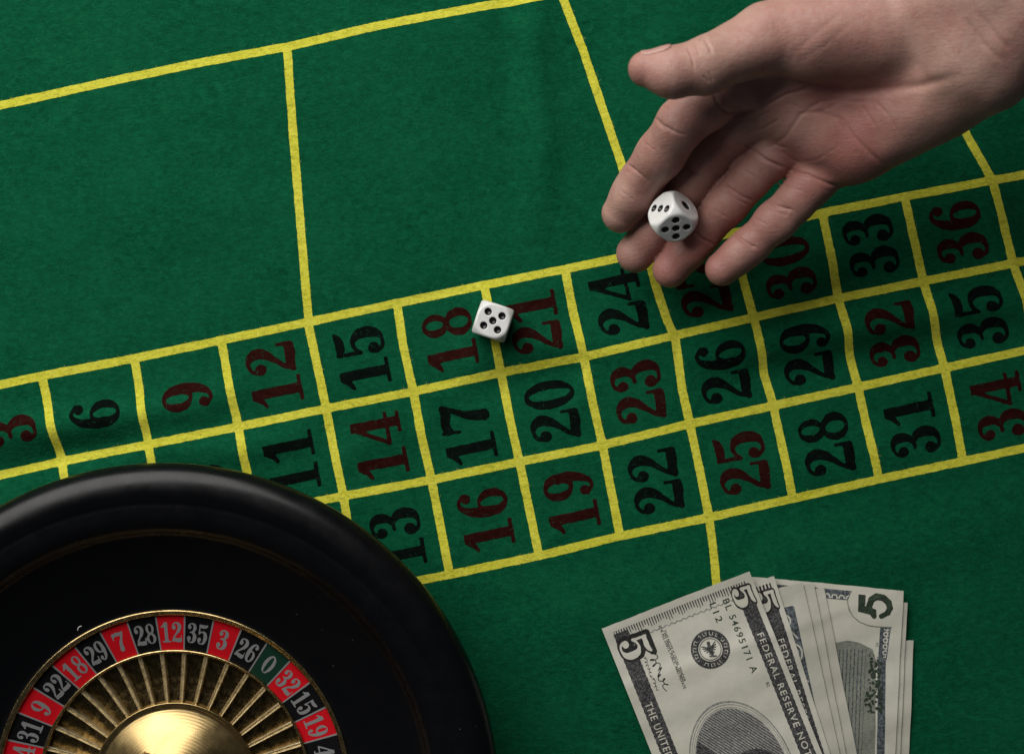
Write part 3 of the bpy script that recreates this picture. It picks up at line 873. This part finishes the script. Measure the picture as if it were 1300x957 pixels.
# ------------------------------------------------------------------ banknotes
def paper(name, col):
    m = Mat(name); v = m.coords(geo=True)
    n = m.noise(v, 240, 5, .6); n2 = m.noise(v, 40, 4)
    c = m.mix(m.ramp(n, [(.35, (0, 0, 0)), (.7, (.5, .5, .5))]), col, tuple(x * .82 for x in col))
    c = m.mix(m.ramp(n2, [(.4, (0, 0, 0)), (.75, (.4, .4, .4))]), c, (col[0] * .8, col[1] * .78, col[2] * .68))
    m.set(Base_Color=c, Roughness=.85, Normal=m.bump(n2, .35, .001, m.bump(n, .25, .0002)), Specular_IOR_Level=.25)
    return m.m
MAT['paper'] = paper('banknote_paper', (.585, .57, .49))
MAT['paper2'] = paper('worn_banknote_paper', (.52, .505, .43))
def ink(name, dark, light, scale, lo=.45, hi=.6):
    m = Mat(name); v = m.coords(geo=True)
    n = m.noise(v, scale, 3, .7, .8)
    m.set(Base_Color=m.ramp(n, [(lo, dark), (hi, light)]), Roughness=.8, Specular_IOR_Level=.2)
    return m.m
MAT['engraved'] = ink('engraved_black_ink', (.022, .022, .024), (.12, .12, .115), 1500)
MAT['black'] = ink('black_ink', (.018, .018, .018), (.035, .035, .033), 900)
MAT['soft'] = ink('fine_grey_engraving', (.16, .16, .15), (.36, .355, .32), 1300, .4, .62)
MAT['green'] = ink('dark_green_ink', (.022, .035, .022), (.045, .065, .042), 900)
MAT['pic'] = ink('grey_green_engraving', (.15, .16, .13), (.26, .27, .22), 1100, .35, .65)
MAT['bluegrey'] = ink('blue_grey_engraving', (.03, .038, .045), (.16, .18, .19), 1000, .42, .62)

def stack_S(x): 
    t = np.clip((x - W(800, 0)[0]) / 55.0, 0, 1); return t * t * (3 - 2 * t)
class Bill:
    def __init__(s, name, tr, ang, layer, mat, label, Lu=156.0, skew=0.0, curl=0.0):
        s.layer = layer; s.curl = curl
        z = 1.0 + .5 * layer
        s.z0 = z
        a = math.radians(ang); b = math.radians(ang + skew)
        s.ev = np.array([math.cos(a), math.sin(a)]); s.eu = np.array([math.sin(b), -math.cos(b)])
        s.tr = W(tr[0], tr[1], z)[:2]; s.Wd = 66.3; s.Lu = Lu
        U_, V_ = np.meshgrid(np.linspace(0, Lu, 90), np.linspace(0, s.Wd, 44), indexing='ij')
        if True:   # tiny edge wear
            U_ = U_.copy(); V_ = V_.copy()
            U_[0] += rng.normal(0, .05, 44)
        P = s.at(U_.ravel(), V_.ravel(), 0)
        n0, n1 = U_.shape; ix = np.arange(n0 * n1).reshape(n0, n1)
        F = np.stack([ix[:-1, :-1], ix[1:, :-1], ix[1:, 1:], ix[:-1, 1:]], -1).reshape(-1, 4)
        c = s.at(np.array([0.]), np.array([0.]), 0)[0]
        s.o = mesh_obj('banknote', P, F, mat)
        md = s.o.modifiers.new('thickness', 'SOLIDIFY'); md.thickness = .1 * MM; md.offset = -1
        es = s.o.modifiers.new('crisp_edges', 'EDGE_SPLIT'); es.split_angle = math.radians(40)
        tag(s.o, label, 'banknote', 'fanned banknotes')
    def xy(s, u, v): return s.tr + np.outer(u, s.eu) + np.outer(v - s.Wd, s.ev)
    def at(s, u, v, off=.05):
        u = np.asarray(u, float); v = np.asarray(v, float)
        p = s.xy(u, v)
        x, y = p[:, 0], p[:, 1]
        z = .95 + .16 * s.layer + .42 * s.layer * stack_S(x)
        z = z + .45 * np.sin(x * .11 + y * .05 + 1) + .35 * np.sin(x * .05 - y * .13) + .8 + .14 * np.sin(x * .33 + y * .21) + .12 * np.sin(x * .19 - y * .41)
        z = z + .5 * np.exp(-(np.abs(y + 119 - .35 * (x - 80)) / 2.2)) + .3 * np.exp(-(np.abs(x - 86 + .4 * (y + 110)) / 1.8))
        z = z + s.curl * np.clip(1 - u / 26, 0, 1) ** 2 * (.35 + .65 * (v / s.Wd))
        z = z + (s.curl * .5) * np.clip(1 - (s.Wd - v) / 14, 0, 1) ** 2
        return np.column_stack([p, z + off])
    def uv(s, px, py):
        w = W(px, py, s.z0)[:2] - s.tr
        M = np.column_stack([s.eu, s.ev]); r = np.linalg.solve(M, w)
        return r[0], r[1] + s.Wd
    def patch(s, name, F2, u0, u1, v0, v1, mat, step=.3, off=.05):
        """F2(P) field in (u,v)"""
        nx, ny = int((u1 - u0) / step) + 2, int((v1 - v0) / step) + 2
        X, Y = np.meshgrid(u0 + np.arange(nx) * step, v0 + np.arange(ny) * step, indexing='ij')
        V, F = march(F2(np.stack([X, Y], -1)), u0, v0, step)
        if not len(F): return
        F = [f[::-1] for f in F]
        return mesh_obj(name, s.at(V[:, 0], V[:, 1], off), F, mat, s.o)
    def glyph(s, name, V, F, c, hgt, wdt, mat, off=.06, flip=False):
        """glyph reading along +u, up along +v (flip: the other way round)"""
        sg = -1 if flip else 1
        u = c[0] + sg * V[:, 0] * wdt; v = c[1] + sg * V[:, 1] * hgt
        return mesh_obj(name, s.at(u, v, off), F, mat, s.o)
    def text(s, name, txt, u, v, size, mat, off=.06, sp=1.0, sx=1.0, bold=0.0, length=None):
        cu = bpy.data.curves.new('t', 'FONT'); cu.body = txt; cu.size = size; cu.space_character = sp; cu.resolution_u = 3; cu.offset = bold
        to = bpy.data.objects.new('t', cu); C.objects.link(to)
        bpy.context.view_layer.update()
        me = to.evaluated_get(bpy.context.evaluated_depsgraph_get()).to_mesh()
        V = np.array([vv.co[:2] for vv in me.vertices]); F = [tuple(pp.vertices) for pp in me.polygons]
        if length: sx = length / (V[:, 0].max() - V[:, 0].min())
        bpy.data.objects.remove(to); bpy.data.curves.remove(cu)
        return mesh_obj(name, s.at(u + V[:, 0] * sx, v + V[:, 1], off), F, mat, s.o, smooth=False)

b8 = Bill('b8', (1159, 812), -2, 0, MAT['paper2'], 'lowest banknote of the fan, its short corner showing at the far right')
b7 = Bill('b7', (1151, 764), -2.5, 1, MAT['paper2'], 'banknote sliver just under the note with the green five')
b6 = Bill('b6', (1146, 749), -5.2, 2, MAT['paper'], 'back of a five dollar banknote with a large green 5, right in the fan', skew=2.5)
b5 = Bill('b5', (1046, 745), 11, 3, MAT['paper2'], 'pale banknote edge lying on the note with the green five')
b4 = Bill('b4', (1033, 740), 10.5, 4, MAT['paper2'], 'pale banknote edge just right of the note with the blue grey border')
b3 = Bill('b3', (1019, 739), 12, 5, MAT['paper2'], 'banknote with dark blue grey engraved border, third from the left in the fan')
b2 = Bill('b2', (982, 730.5), 17.5, 6, MAT['paper'], 'second five dollar banknote, mostly covered by the leftmost one')
b1 = Bill('b1', (950, 724), 21.8, 7, MAT['paper'], 'leftmost five dollar banknote on top of the fan with serial number and seal', curl=1.2)

def seg2(P, a, b, r): return seg_dist(P, a, b)[0] - r
def front5(b, full=True):
    R_ = lambda ua, ub, va, vb: (lambda P: rect_f(P, ua, ub, va, vb))
    # dark borders along both long sides
    def band(P, va, vb):
        wob = .35 * np.sin(P[..., 0] * 2.2)
        return np.maximum(np.maximum(va + wob * .3 - P[..., 1], P[..., 1] - vb - wob * .2), np.maximum(4.2 - P[..., 0], P[..., 0] - 151))
    b.patch('engraved_border', lambda P: band(P, 57.9, 64.0), 3, 152, 56, 65.5, MAT['engraved'], .4)
    b.text('border_lettering', 'FEDERAL RESERVE NOTE', 25.5, 59.6, 3.9, MAT['paper'], .12, 1.2, 1, .03, length=58)
    # top left five
    V, F = number_field('5', .03, cond=1.15, bold=.07); b.glyph('numeral', V, F, (9, 60.2), 8.2, 13, MAT['black'], .10)
    V, F = number_field('5', .03, cond=1.15, bold=.01); b.glyph('numeral', V, F, (9, 60.2), 8.2, 13, MAT['paper'], .15)
    if not full: 
        # teeth of the end border near the corner
        def teeth(P): return np.maximum(np.abs(((P[..., 1]) % 1.5) - .75) - .42, rect_f(P, 2.2, 5.0, 54, 64))
        b.patch('end_border', teeth, 2, 6, 53, 65, MAT['black'], .2)
        return
    b.patch('engraved_border', lambda P: band(P, 3.6, 10.2), 3, 152, 2, 12, MAT['engraved'], .4)
    def teeth(P):
        amp = 3.1 + .8 * np.sin(P[..., 1] * .95) + .5 * np.sin(P[..., 1] * 4.1)
        return np.maximum(np.abs((P[..., 1] % 1.15) - .575) - .30 + .12 * (P[..., 0] - 3) / 3, np.maximum(np.maximum(3.0 - P[..., 0], P[..., 0] - 3.2 - amp), rect_f(P, 0, 20, 4, 63.5)))
    b.patch('end_border', teeth, 2, 9, 3.5, 64, MAT['engraved'], .16)
    b.patch('end_border', lambda P: np.maximum(np.abs(P[..., 0] - 8.9 - .3 * np.sin(P[..., 1] * 2.4)) - .28, rect_f(P, 7, 11, 11, 56)), 7, 11, 10, 57, MAT['soft'], .2)
    # bottom left five: pale figure on black shade
    V, F = number_field('5', .03, cond=1.25, bold=.10); b.glyph('numeral', V, F, (12.3, 10.8), 13, 12.5, MAT['black'], .09)
    V, F = number_field('5', .03, cond=1.25, bold=.0); b.glyph('numeral', V, F, (12.6, 10.2), 12.6, 12.2, MAT['paper'], .14)
    b.text('border_lettering', 'THE UNITED STATES', 36, 5.0, 4.4, MAT['paper'], .12, 1.15, .9, .03)
    # serial number and district
    u, v = b.uv(916.5, 760.5); b.text('serial_number', 'BL 54695171 A', u, v, 4.0, MAT['green'], .07, 1.25, 1, .04, length=33)
    u, v = b.uv(900, 765.5); b.text('district_mark', 'L12', u, v, 4.0, MAT['green'], .07, 1.25, 1, .04, length=8.5)
    b.text('plate_mark', 'B2', 46, 55.4, 2.0, MAT['green'], .07)
    # seal
    cu, cv = b.uv(901.8, 823.7)
    def ring(P, ro, ri): 
        r = np.hypot(P[..., 0] - cu, P[..., 1] - cv); return np.maximum(r - ro, ri - r)
    def seal(P):
        a = np.arctan2(P[..., 1] - cv, P[..., 0] - cu)
        r = np.hypot(P[..., 0] - cu, P[..., 1] - cv)
        return np.maximum(r - 8.15 - .12 * np.cos(a * 48), 5.0 - r)
    b.patch('seal', seal, cu - 9, cu + 9, cv - 9, cv + 9, MAT['engraved'], .22)
    # ring lettering of the seal: small pale strokes
    def letters(P):
        a = np.arctan2(P[..., 1] - cv, P[..., 0] - cu); r = np.hypot(P[..., 0] - cu, P[..., 1] - cv)
        s1 = np.abs(((a * 30 / (2 * math.pi)) % 1) - .5) * 2 * math.pi * r / 30 - .20
        s2 = np.abs(((a * 30 / (2 * math.pi) + .3 * np.sin(a * 7)) % 1) - .5) * 2 * math.pi * r / 30 - .2
        cut = np.abs(((a * 4 / (2 * math.pi) + .15) % 1) - .5) * 2 * math.pi * r / 4 - .9
        bar = np.maximum(np.abs(r - 6.6 - .6 * np.sign(np.sin(a * 13))) - .17, np.abs(((a * 15 / (2 * math.pi)) % 1) - .5) - .3)
        return np.maximum(np.minimum(np.maximum(s1 + .09, np.abs(r - 6.6) - .7), bar + .05), -cut)
    b.patch('seal_lettering', letters, cu - 9, cu + 9, cv - 9, cv + 9, MAT['paper'], .15, .10)
    b.patch('seal', lambda P: ring(P, 4.6, 4.25), cu - 5, cu + 5, cv - 5, cv + 5, MAT['engraved'], .15)
    # bird with spread wings inside the seal
    def bird(P):
        X = P[..., 0] - cu; Y = P[..., 1] - cv
        d = ell_f(np.stack([X, Y], -1), .2, 0, 2.6, 1.0)
        for sgn in (-1, 1):
            for k in range(6):
                d = np.minimum(d, seg2(np.stack([X, Y], -1), (-.6 + .35 * k, sgn * .4), (-2.2 + 1.0 * k, sgn * (3.0 - .12 * k * k)), .24))
        d = np.minimum(d, np.hypot(X + 2.6, Y - .2) - .75)
        d = np.minimum(d, seg2(np.stack([X, Y], -1), (2.6, -1.2), (3.4, 1.2), .35))
        return np.maximum(d, np.hypot(X, Y) - 4.1)
    b.patch('seal', bird, cu - 5, cu + 5, cv - 5, cv + 5, MAT['engraved'], .17)
    # legal lines
    u, v = b.uv(845, 801); b.text('small_lettering', 'THIS NOTE IS LEGAL TENDER', u - .5, v - .9, 1.75, MAT['black'], .07, 1.05, .95, .02)
    u, v = b.uv(838, 795); b.text('small_lettering', 'FOR ALL DEBTS, PUBLIC AND PRIVATE', u - .3, v - .6, 1.75, MAT['black'], .07, 1.05, .9, .02)
    # signature scribble
    su, sv_ = b.uv(829, 826)
    tt = np.linspace(0, 1, 70)
    sx = su + tt * 17 + .9 * np.sin(tt * 46); sy = sv_ - .8 + (1.5 - .8 * tt) * np.sin(tt * 52) + .9 * np.sin(tt * 17)
    sx2 = su + 1 + tt * 15 + .5 * np.sin(tt * 60); sy2 = sv_ - 4.4 + .55 * np.sin(tt * 70) + .3 * np.sin(tt * 20)
    def sig(P):
        d = np.full(P.shape[:-1], 9.)
        for X, Y, r in ((sx, sy, .17), (sx2, sy2, .1)):
            for i in range(len(X) - 1): d = np.minimum(d, seg2(P, (X[i], Y[i]), (X[i + 1], Y[i + 1]), r))
        return d
    b.patch('signature', sig, su - 2, su + 20, sv_ - 7, sv_ + 5, MAT['black'], .17, .07)
    # empty oval frame of the centre engraving
    def oval(P):
        q = np.hypot((P[..., 0] - 78) / 31, (P[..., 1] - 33) / 21)
        return np.minimum(np.abs(q - 1) * 24 - .3, np.minimum(np.abs(q - .96) * 24 - .15, np.abs(q - .925) * 24 - .12))
    b.patch('oval_frame', oval, 45, 112, 10, 56, MAT['soft'], .25, .06)
    b.patch('oval_engraving', lambda P: (np.hypot((P[..., 0] - 78) / 28.2, (P[..., 1] - 33) / 18.8) - 1) * 20, 48, 108, 12, 54, MAT['soft'], .6, .05)
def bust(b):
    # plain unidentifiable engraved bust in line work
    def lines(P, ang, gap, w): return np.abs(((P[..., 0] * math.cos(ang) + P[..., 1] * math.sin(ang)) % gap) - gap / 2) - w
    def coat(P): return np.maximum(np.minimum(ell_f(P, 78, 14, 21, 13), rect_f(P, 57, 99, 8, 14)), (np.hypot((P[..., 0] - 78) / 27.5, (P[..., 1] - 33) / 18.2) - 1) * 20)
    b.patch('oval_engraving', coat, 54, 102, 12, 32, MAT['engraved'], .4, .09)
    b.patch('oval_engraving', lambda P: np.minimum(ell_f(P, 78, 36, 7.2, 9.2), rect_f(P, 74, 82, 24, 30)), 66, 90, 22, 50, MAT['paper2'], .3, .12)
    b.patch('oval_engraving', lambda P: np.maximum(np.maximum(ell_f(P, 78, 37.5, 8.4, 10.4), -ell_f(P, 78, 35, 6.6, 8.6)), 31 - P[..., 1]), 66, 90, 25, 50, MAT['engraved'], .3, .15)
    b.patch('oval_engraving', lambda P: np.maximum(lines(P, .5, .9, .18), ell_f(P, 80.5, 35, 4.2, 8)), 70, 88, 25, 46, MAT['soft'], .2, .16)
    b.patch('oval_engraving', lambda P: np.maximum(lines(P, 2.2, 1.0, .2), (np.hypot((P[..., 0] - 78) / 28, (P[..., 1] - 33) / 18.6) - 1) * 20), 49, 107, 13, 53, MAT['engraved'], .28, .07)
front5(b2, False)
front5(b1, True)
bust(b1)
# third note: ornate dark border with scrolls
b3.patch('engraved_border', lambda P: rect_f(P, 8.5, 148, 49.5, 60.5 + 0 * P[..., 0]), 8, 149, 49, 62, MAT['bluegrey'], .5)
def scrolls(P):
    d = np.full(P.shape[:-1], 9.)
    for c0, r0 in (((14, 55), 2.6), ((28, 55.5), 4.2), ((28, 55.5), 2.6), ((28, 55.5), 1.0), ((44, 55), 3), ((44, 55), 1.4), ((60, 55), 4), ((60, 55), 2)):
        d = np.minimum(d, np.abs(np.hypot(P[..., 0] - c0[0], P[..., 1] - c0[1]) - r0) - .38)
    for a, c in (((10, 52), (22, 59)), ((18, 51), (24, 54)), ((34, 52), (41, 60)), ((48, 59), (56, 51))):
        d = np.minimum(d, seg2(P, a, c, .32))
    return np.maximum(d, rect_f(P, 9, 80, 50, 60))
b3.patch('scroll_ornament', scrolls, 8, 80, 49, 62, MAT['paper2'], .22, .10)
for bb in (b4, b5):
    bb.patch('thin_border_line', lambda P: np.maximum(np.abs(P[..., 1] - 58.6) - .3, np.maximum(7 - P[..., 0], P[..., 0] - 149)), 6, 150, 57, 60, MAT['soft'], .3)
# back of the five: everything measured on the photo, converted to note coordinates
def Q8(x, y): return b6.uv(930 + x * .1846, 720 + y * .1846)
def poly_field(pts):
    pts = [np.array(p) for p in pts]
    def f(P):
        d = np.full(P.shape[:-1], 1e9); ins = np.zeros(P.shape[:-1], bool)
        for a, b_ in zip(pts, pts[1:] + pts[:1]):
            d = np.minimum(d, seg_dist(P, a, b_)[0])
            c = (a[1] > P[..., 1]) != (b_[1] > P[..., 1])
            xi = a[0] + (P[..., 1] - a[1]) / (b_[1] - a[1] + 1e-12) * (b_[0] - a[0])
            ins ^= c & (P[..., 0] < xi)
        return np.where(ins, -d, d)
    return f
def q_patch(name, pts, mat, off=.05, step=.25, extra=None):
    q = [Q8(*p) for p in pts]; us = [a for a, _ in q]; vs = [b_ for _, b_ in q]
    pf = poly_field(q)
    g = (lambda P: np.maximum(pf(P), extra(P))) if extra else pf
    return b6.patch(name, g, min(us) - .6, max(us) + .6, min(vs) - .6, max(vs) + .6, mat, step, off)
q_patch('engraved_border', [(300, 115), (815, 160), (790, 222), (300, 190)], MAT['bluegrey'])
def loops(P):
    d = np.abs(np.hypot((P[..., 0] - 5.3), ((P[..., 1] % 3.0) - 1.5)) - 1.0) - .26
    d = np.minimum(d, np.abs(np.hypot((P[..., 0] - 6.3), (((P[..., 1] + 1.5) % 3.0) - 1.5)) - .8) - .2)
    return d
q_patch('scroll_ornament', [(300, 122), (808, 166), (788, 215), (300, 184)], MAT['paper'], .09, .17, loops)
q_patch('engraved_border', [(1012, 410), (1085, 410), (1055, 640), (1000, 600)], MAT['bluegrey'])
q_patch('engraved_border', [(1052, 640), (1040, 1500), (985, 1500), (1000, 600)], MAT['bluegrey'])
def loops2(P):
    c = Q8(1048, 500)
    return np.minimum(np.abs(np.hypot(((P[..., 0] + .5) % 2.6) - 1.3, P[..., 1] - c[1]) - .8) - .24, np.abs(np.hypot(((P[..., 0] + 1.8) % 2.6) - 1.3, P[..., 1] - c[1] - 1) - .6) - .2)
q_patch('scroll_ornament', [(1018, 418), (1078, 418), (1050, 630), (1006, 592)], MAT['paper'], .09, .17, loops2)
# rounded corner frame round the figure
arcp = [Q8(*p) for p in [(815, 160), (790, 195), (786, 235), (798, 290), (825, 335), (870, 372), (930, 396), (990, 405), (1088, 408)]]
def arc(P):
    d = np.full(P.shape[:-1], 9.)
    for a, c in zip(arcp[:-1], arcp[1:]): d = np.minimum(d, seg2(P, a, c, .22))
    return d
us = [a for a, _ in arcp]; vs = [c for _, c in arcp]
b6.patch('corner_frame', arc, min(us) - 1, max(us) + 1, min(vs) - 1, max(vs) + 1, MAT['pic'], .15, .07)
# green figure five, plain sans shape, reading upwards (glyph up = left)
def five(P):
    bar = [(862, 182), (912, 187), (905, 262), (983, 285), (985, 333), (858, 300)]
    d = poly_field([Q8(*p) for p in bar])(P)
    bowl = [(968, 332), (945, 300), (935, 262), (950, 218), (985, 196), (1030, 205), (1066, 238), (1075, 275), (1060, 308), (1018, 332)]
    q = [Q8(*p) for p in bowl]
    for i, (a, c) in enumerate(zip(q[:-1], q[1:])): d = np.minimum(d, seg2(P, a, c, 1.05 + .35 * math.sin(i / 8 * math.pi)))
    return d
c0, c1 = Q8(840, 160), Q8(1120, 360)
b6.patch('green_figure', five, min(c0[0], c1[0]) - 2, max(c0[0], c1[0]) + 2, min(c0[1], c1[1]) - 2, max(c0[1], c1[1]) + 2, MAT['green'], .18, .07)
q_patch('engraved_view', [(560, 540), (700, 515), (790, 500), (870, 515), (960, 560), (985, 640), (975, 1400), (560, 1400)], MAT['pic'], .05, .35)
tree = [(935, 590), (965, 570), (975, 610), (1005, 600), (1000, 640), (1030, 660), (1035, 720), (1030, 1000), (900, 1000), (905, 830), (935, 760), (925, 720), (950, 690), (940, 650)]
def leaves(P):
    r_ = random.Random(3); d = np.full(P.shape[:-1], 9.)
    us_ = [Q8(*p) for p in tree]; ulo, uhi = min(a for a, _ in us_), max(a for a, _ in us_); vlo, vhi = min(c for _, c in us_), max(c for _, c in us_)
    for _ in range(150): d = np.minimum(d, np.hypot(P[..., 0] - r_.uniform(ulo, uhi), P[..., 1] - r_.uniform(vlo, vhi)) - r_.uniform(.25, .75))
    return d
q_patch('engraved_tree', tree, MAT['green'], .09, .2, leaves)
def columns(P): return np.maximum(np.abs((P[..., 1] % 1.6) - .8) - .22, rect_f(P, 24, 120, 20, 52))
q_patch('engraved_view', [(640, 560), (930, 560), (930, 1300), (640, 1300)], MAT['bluegrey'], .085, .22, columns)
q_patch('corner_frame', [(690, 522), (790, 502), (870, 517), (870, 526), (790, 511), (690, 531)], MAT['pic'], .08, .12)
b6.text('plate_mark', 'F2', *Q8(982, 515), 1.6, MAT['black'], .07)

# ------------------------------------------------------------------ loose fibres of the felt pile
def fibres(name, n, keep, mat, wid):
    c = np.column_stack([rng.uniform(-245, 245, n), rng.uniform(-185, 185, n)])
    gi_ = np.clip(((c[:, 0] - x0) / step).astype(int), 0, LF.shape[0] - 1); gj_ = np.clip(((c[:, 1] - y0) / step).astype(int), 0, LF.shape[1] - 1)
    c = c[keep(LF[gi_, gj_]) & ~(NUMMASK[gi_, gj_] & (rng.uniform(size=n) < .93))]; n = len(c)
    a = rng.normal(.2, .9, n) + np.pi * rng.integers(0, 2, n); bend = rng.normal(0, .7, n); L = rng.uniform(1.0, 2.8, n)
    pts = []
    for t in (-.5, 0, .5):
        aa = a + bend * t
        p = c + np.column_stack([np.cos(aa), np.sin(aa)]) * (L * t)[:, None]
        pts.append((p, np.column_stack([-np.sin(aa), np.cos(aa)])))
    Vs = []
    for q, (p, nn) in enumerate(pts):
        z = cloth_h(p[:, 0], p[:, 1]) + (.13 if q != 1 else .30)
        for sg in (-1, 1): Vs.append(np.column_stack([p + nn * sg * wid * (1 if q == 1 else .45), z]))
    V = np.stack(Vs, 1).reshape(-1, 3); b_ = np.arange(n)[:, None] * 6
    F = np.concatenate([b_ + np.array([[0, 2, 3, 1]]), b_ + np.array([[2, 4, 5, 3]])])
    o = mesh_obj(name, V, F, mat, cloth); o['kind'] = 'stuff'
fg = Mat('green_fibre'); fg.set(Base_Color=fg.ramp(fg.noise(fg.coords(geo=True), 300, 2), [(.3, (.004, .075, .033)), (.7, (.02, .17, .085))]), Roughness=.9, Specular_IOR_Level=.1)
fy = Mat('yellow_fibre'); fy.set(Base_Color=fy.ramp(fy.noise(fy.coords(geo=True), 300, 2), [(.3, (.45, .40, .03)), (.7, (.78, .72, .16))]), Roughness=.9, Specular_IOR_Level=.1)
fibres('felt_fibres', 60000, lambda d: d > -.05, fg.m, .032)
fibres('yellow_felt_fibres', 60000, lambda d: d < -.1, fy.m, .032)

# ------------------------------------------------------------------ small specks
def fibre(px, py, z, L, ang, r, name, mat, label):
    c = W(px, py, z); n = 7; S = 6; V = []; F = []
    bend = random.uniform(-.5, .5)
    for i in range(n):
        t = i / (n - 1) - .5; a = ang + bend * t * 2
        p = c + np.array([math.cos(a) * L * t, math.sin(a) * L * t, .15 * math.cos(t * 3)])
        for s in range(S):
            q = 2 * math.pi * s / S
            V.append(p + r * np.array([-math.sin(a) * math.cos(q), math.cos(a) * math.cos(q), math.sin(q)]))
    for i in range(n - 1):
        for s in range(S): F.append((i * S + s, i * S + (s + 1) % S, (i + 1) * S + (s + 1) % S, (i + 1) * S + s))
    o = mesh_obj(name, V, F, mat); tag(o, label, 'lint'); return o
fibre(100, 796, 26.4, 2.6, math.radians(48), .22, 'lint_fibre', lint.m, 'tiny pale lint fibre on the black bowl near tile 29')
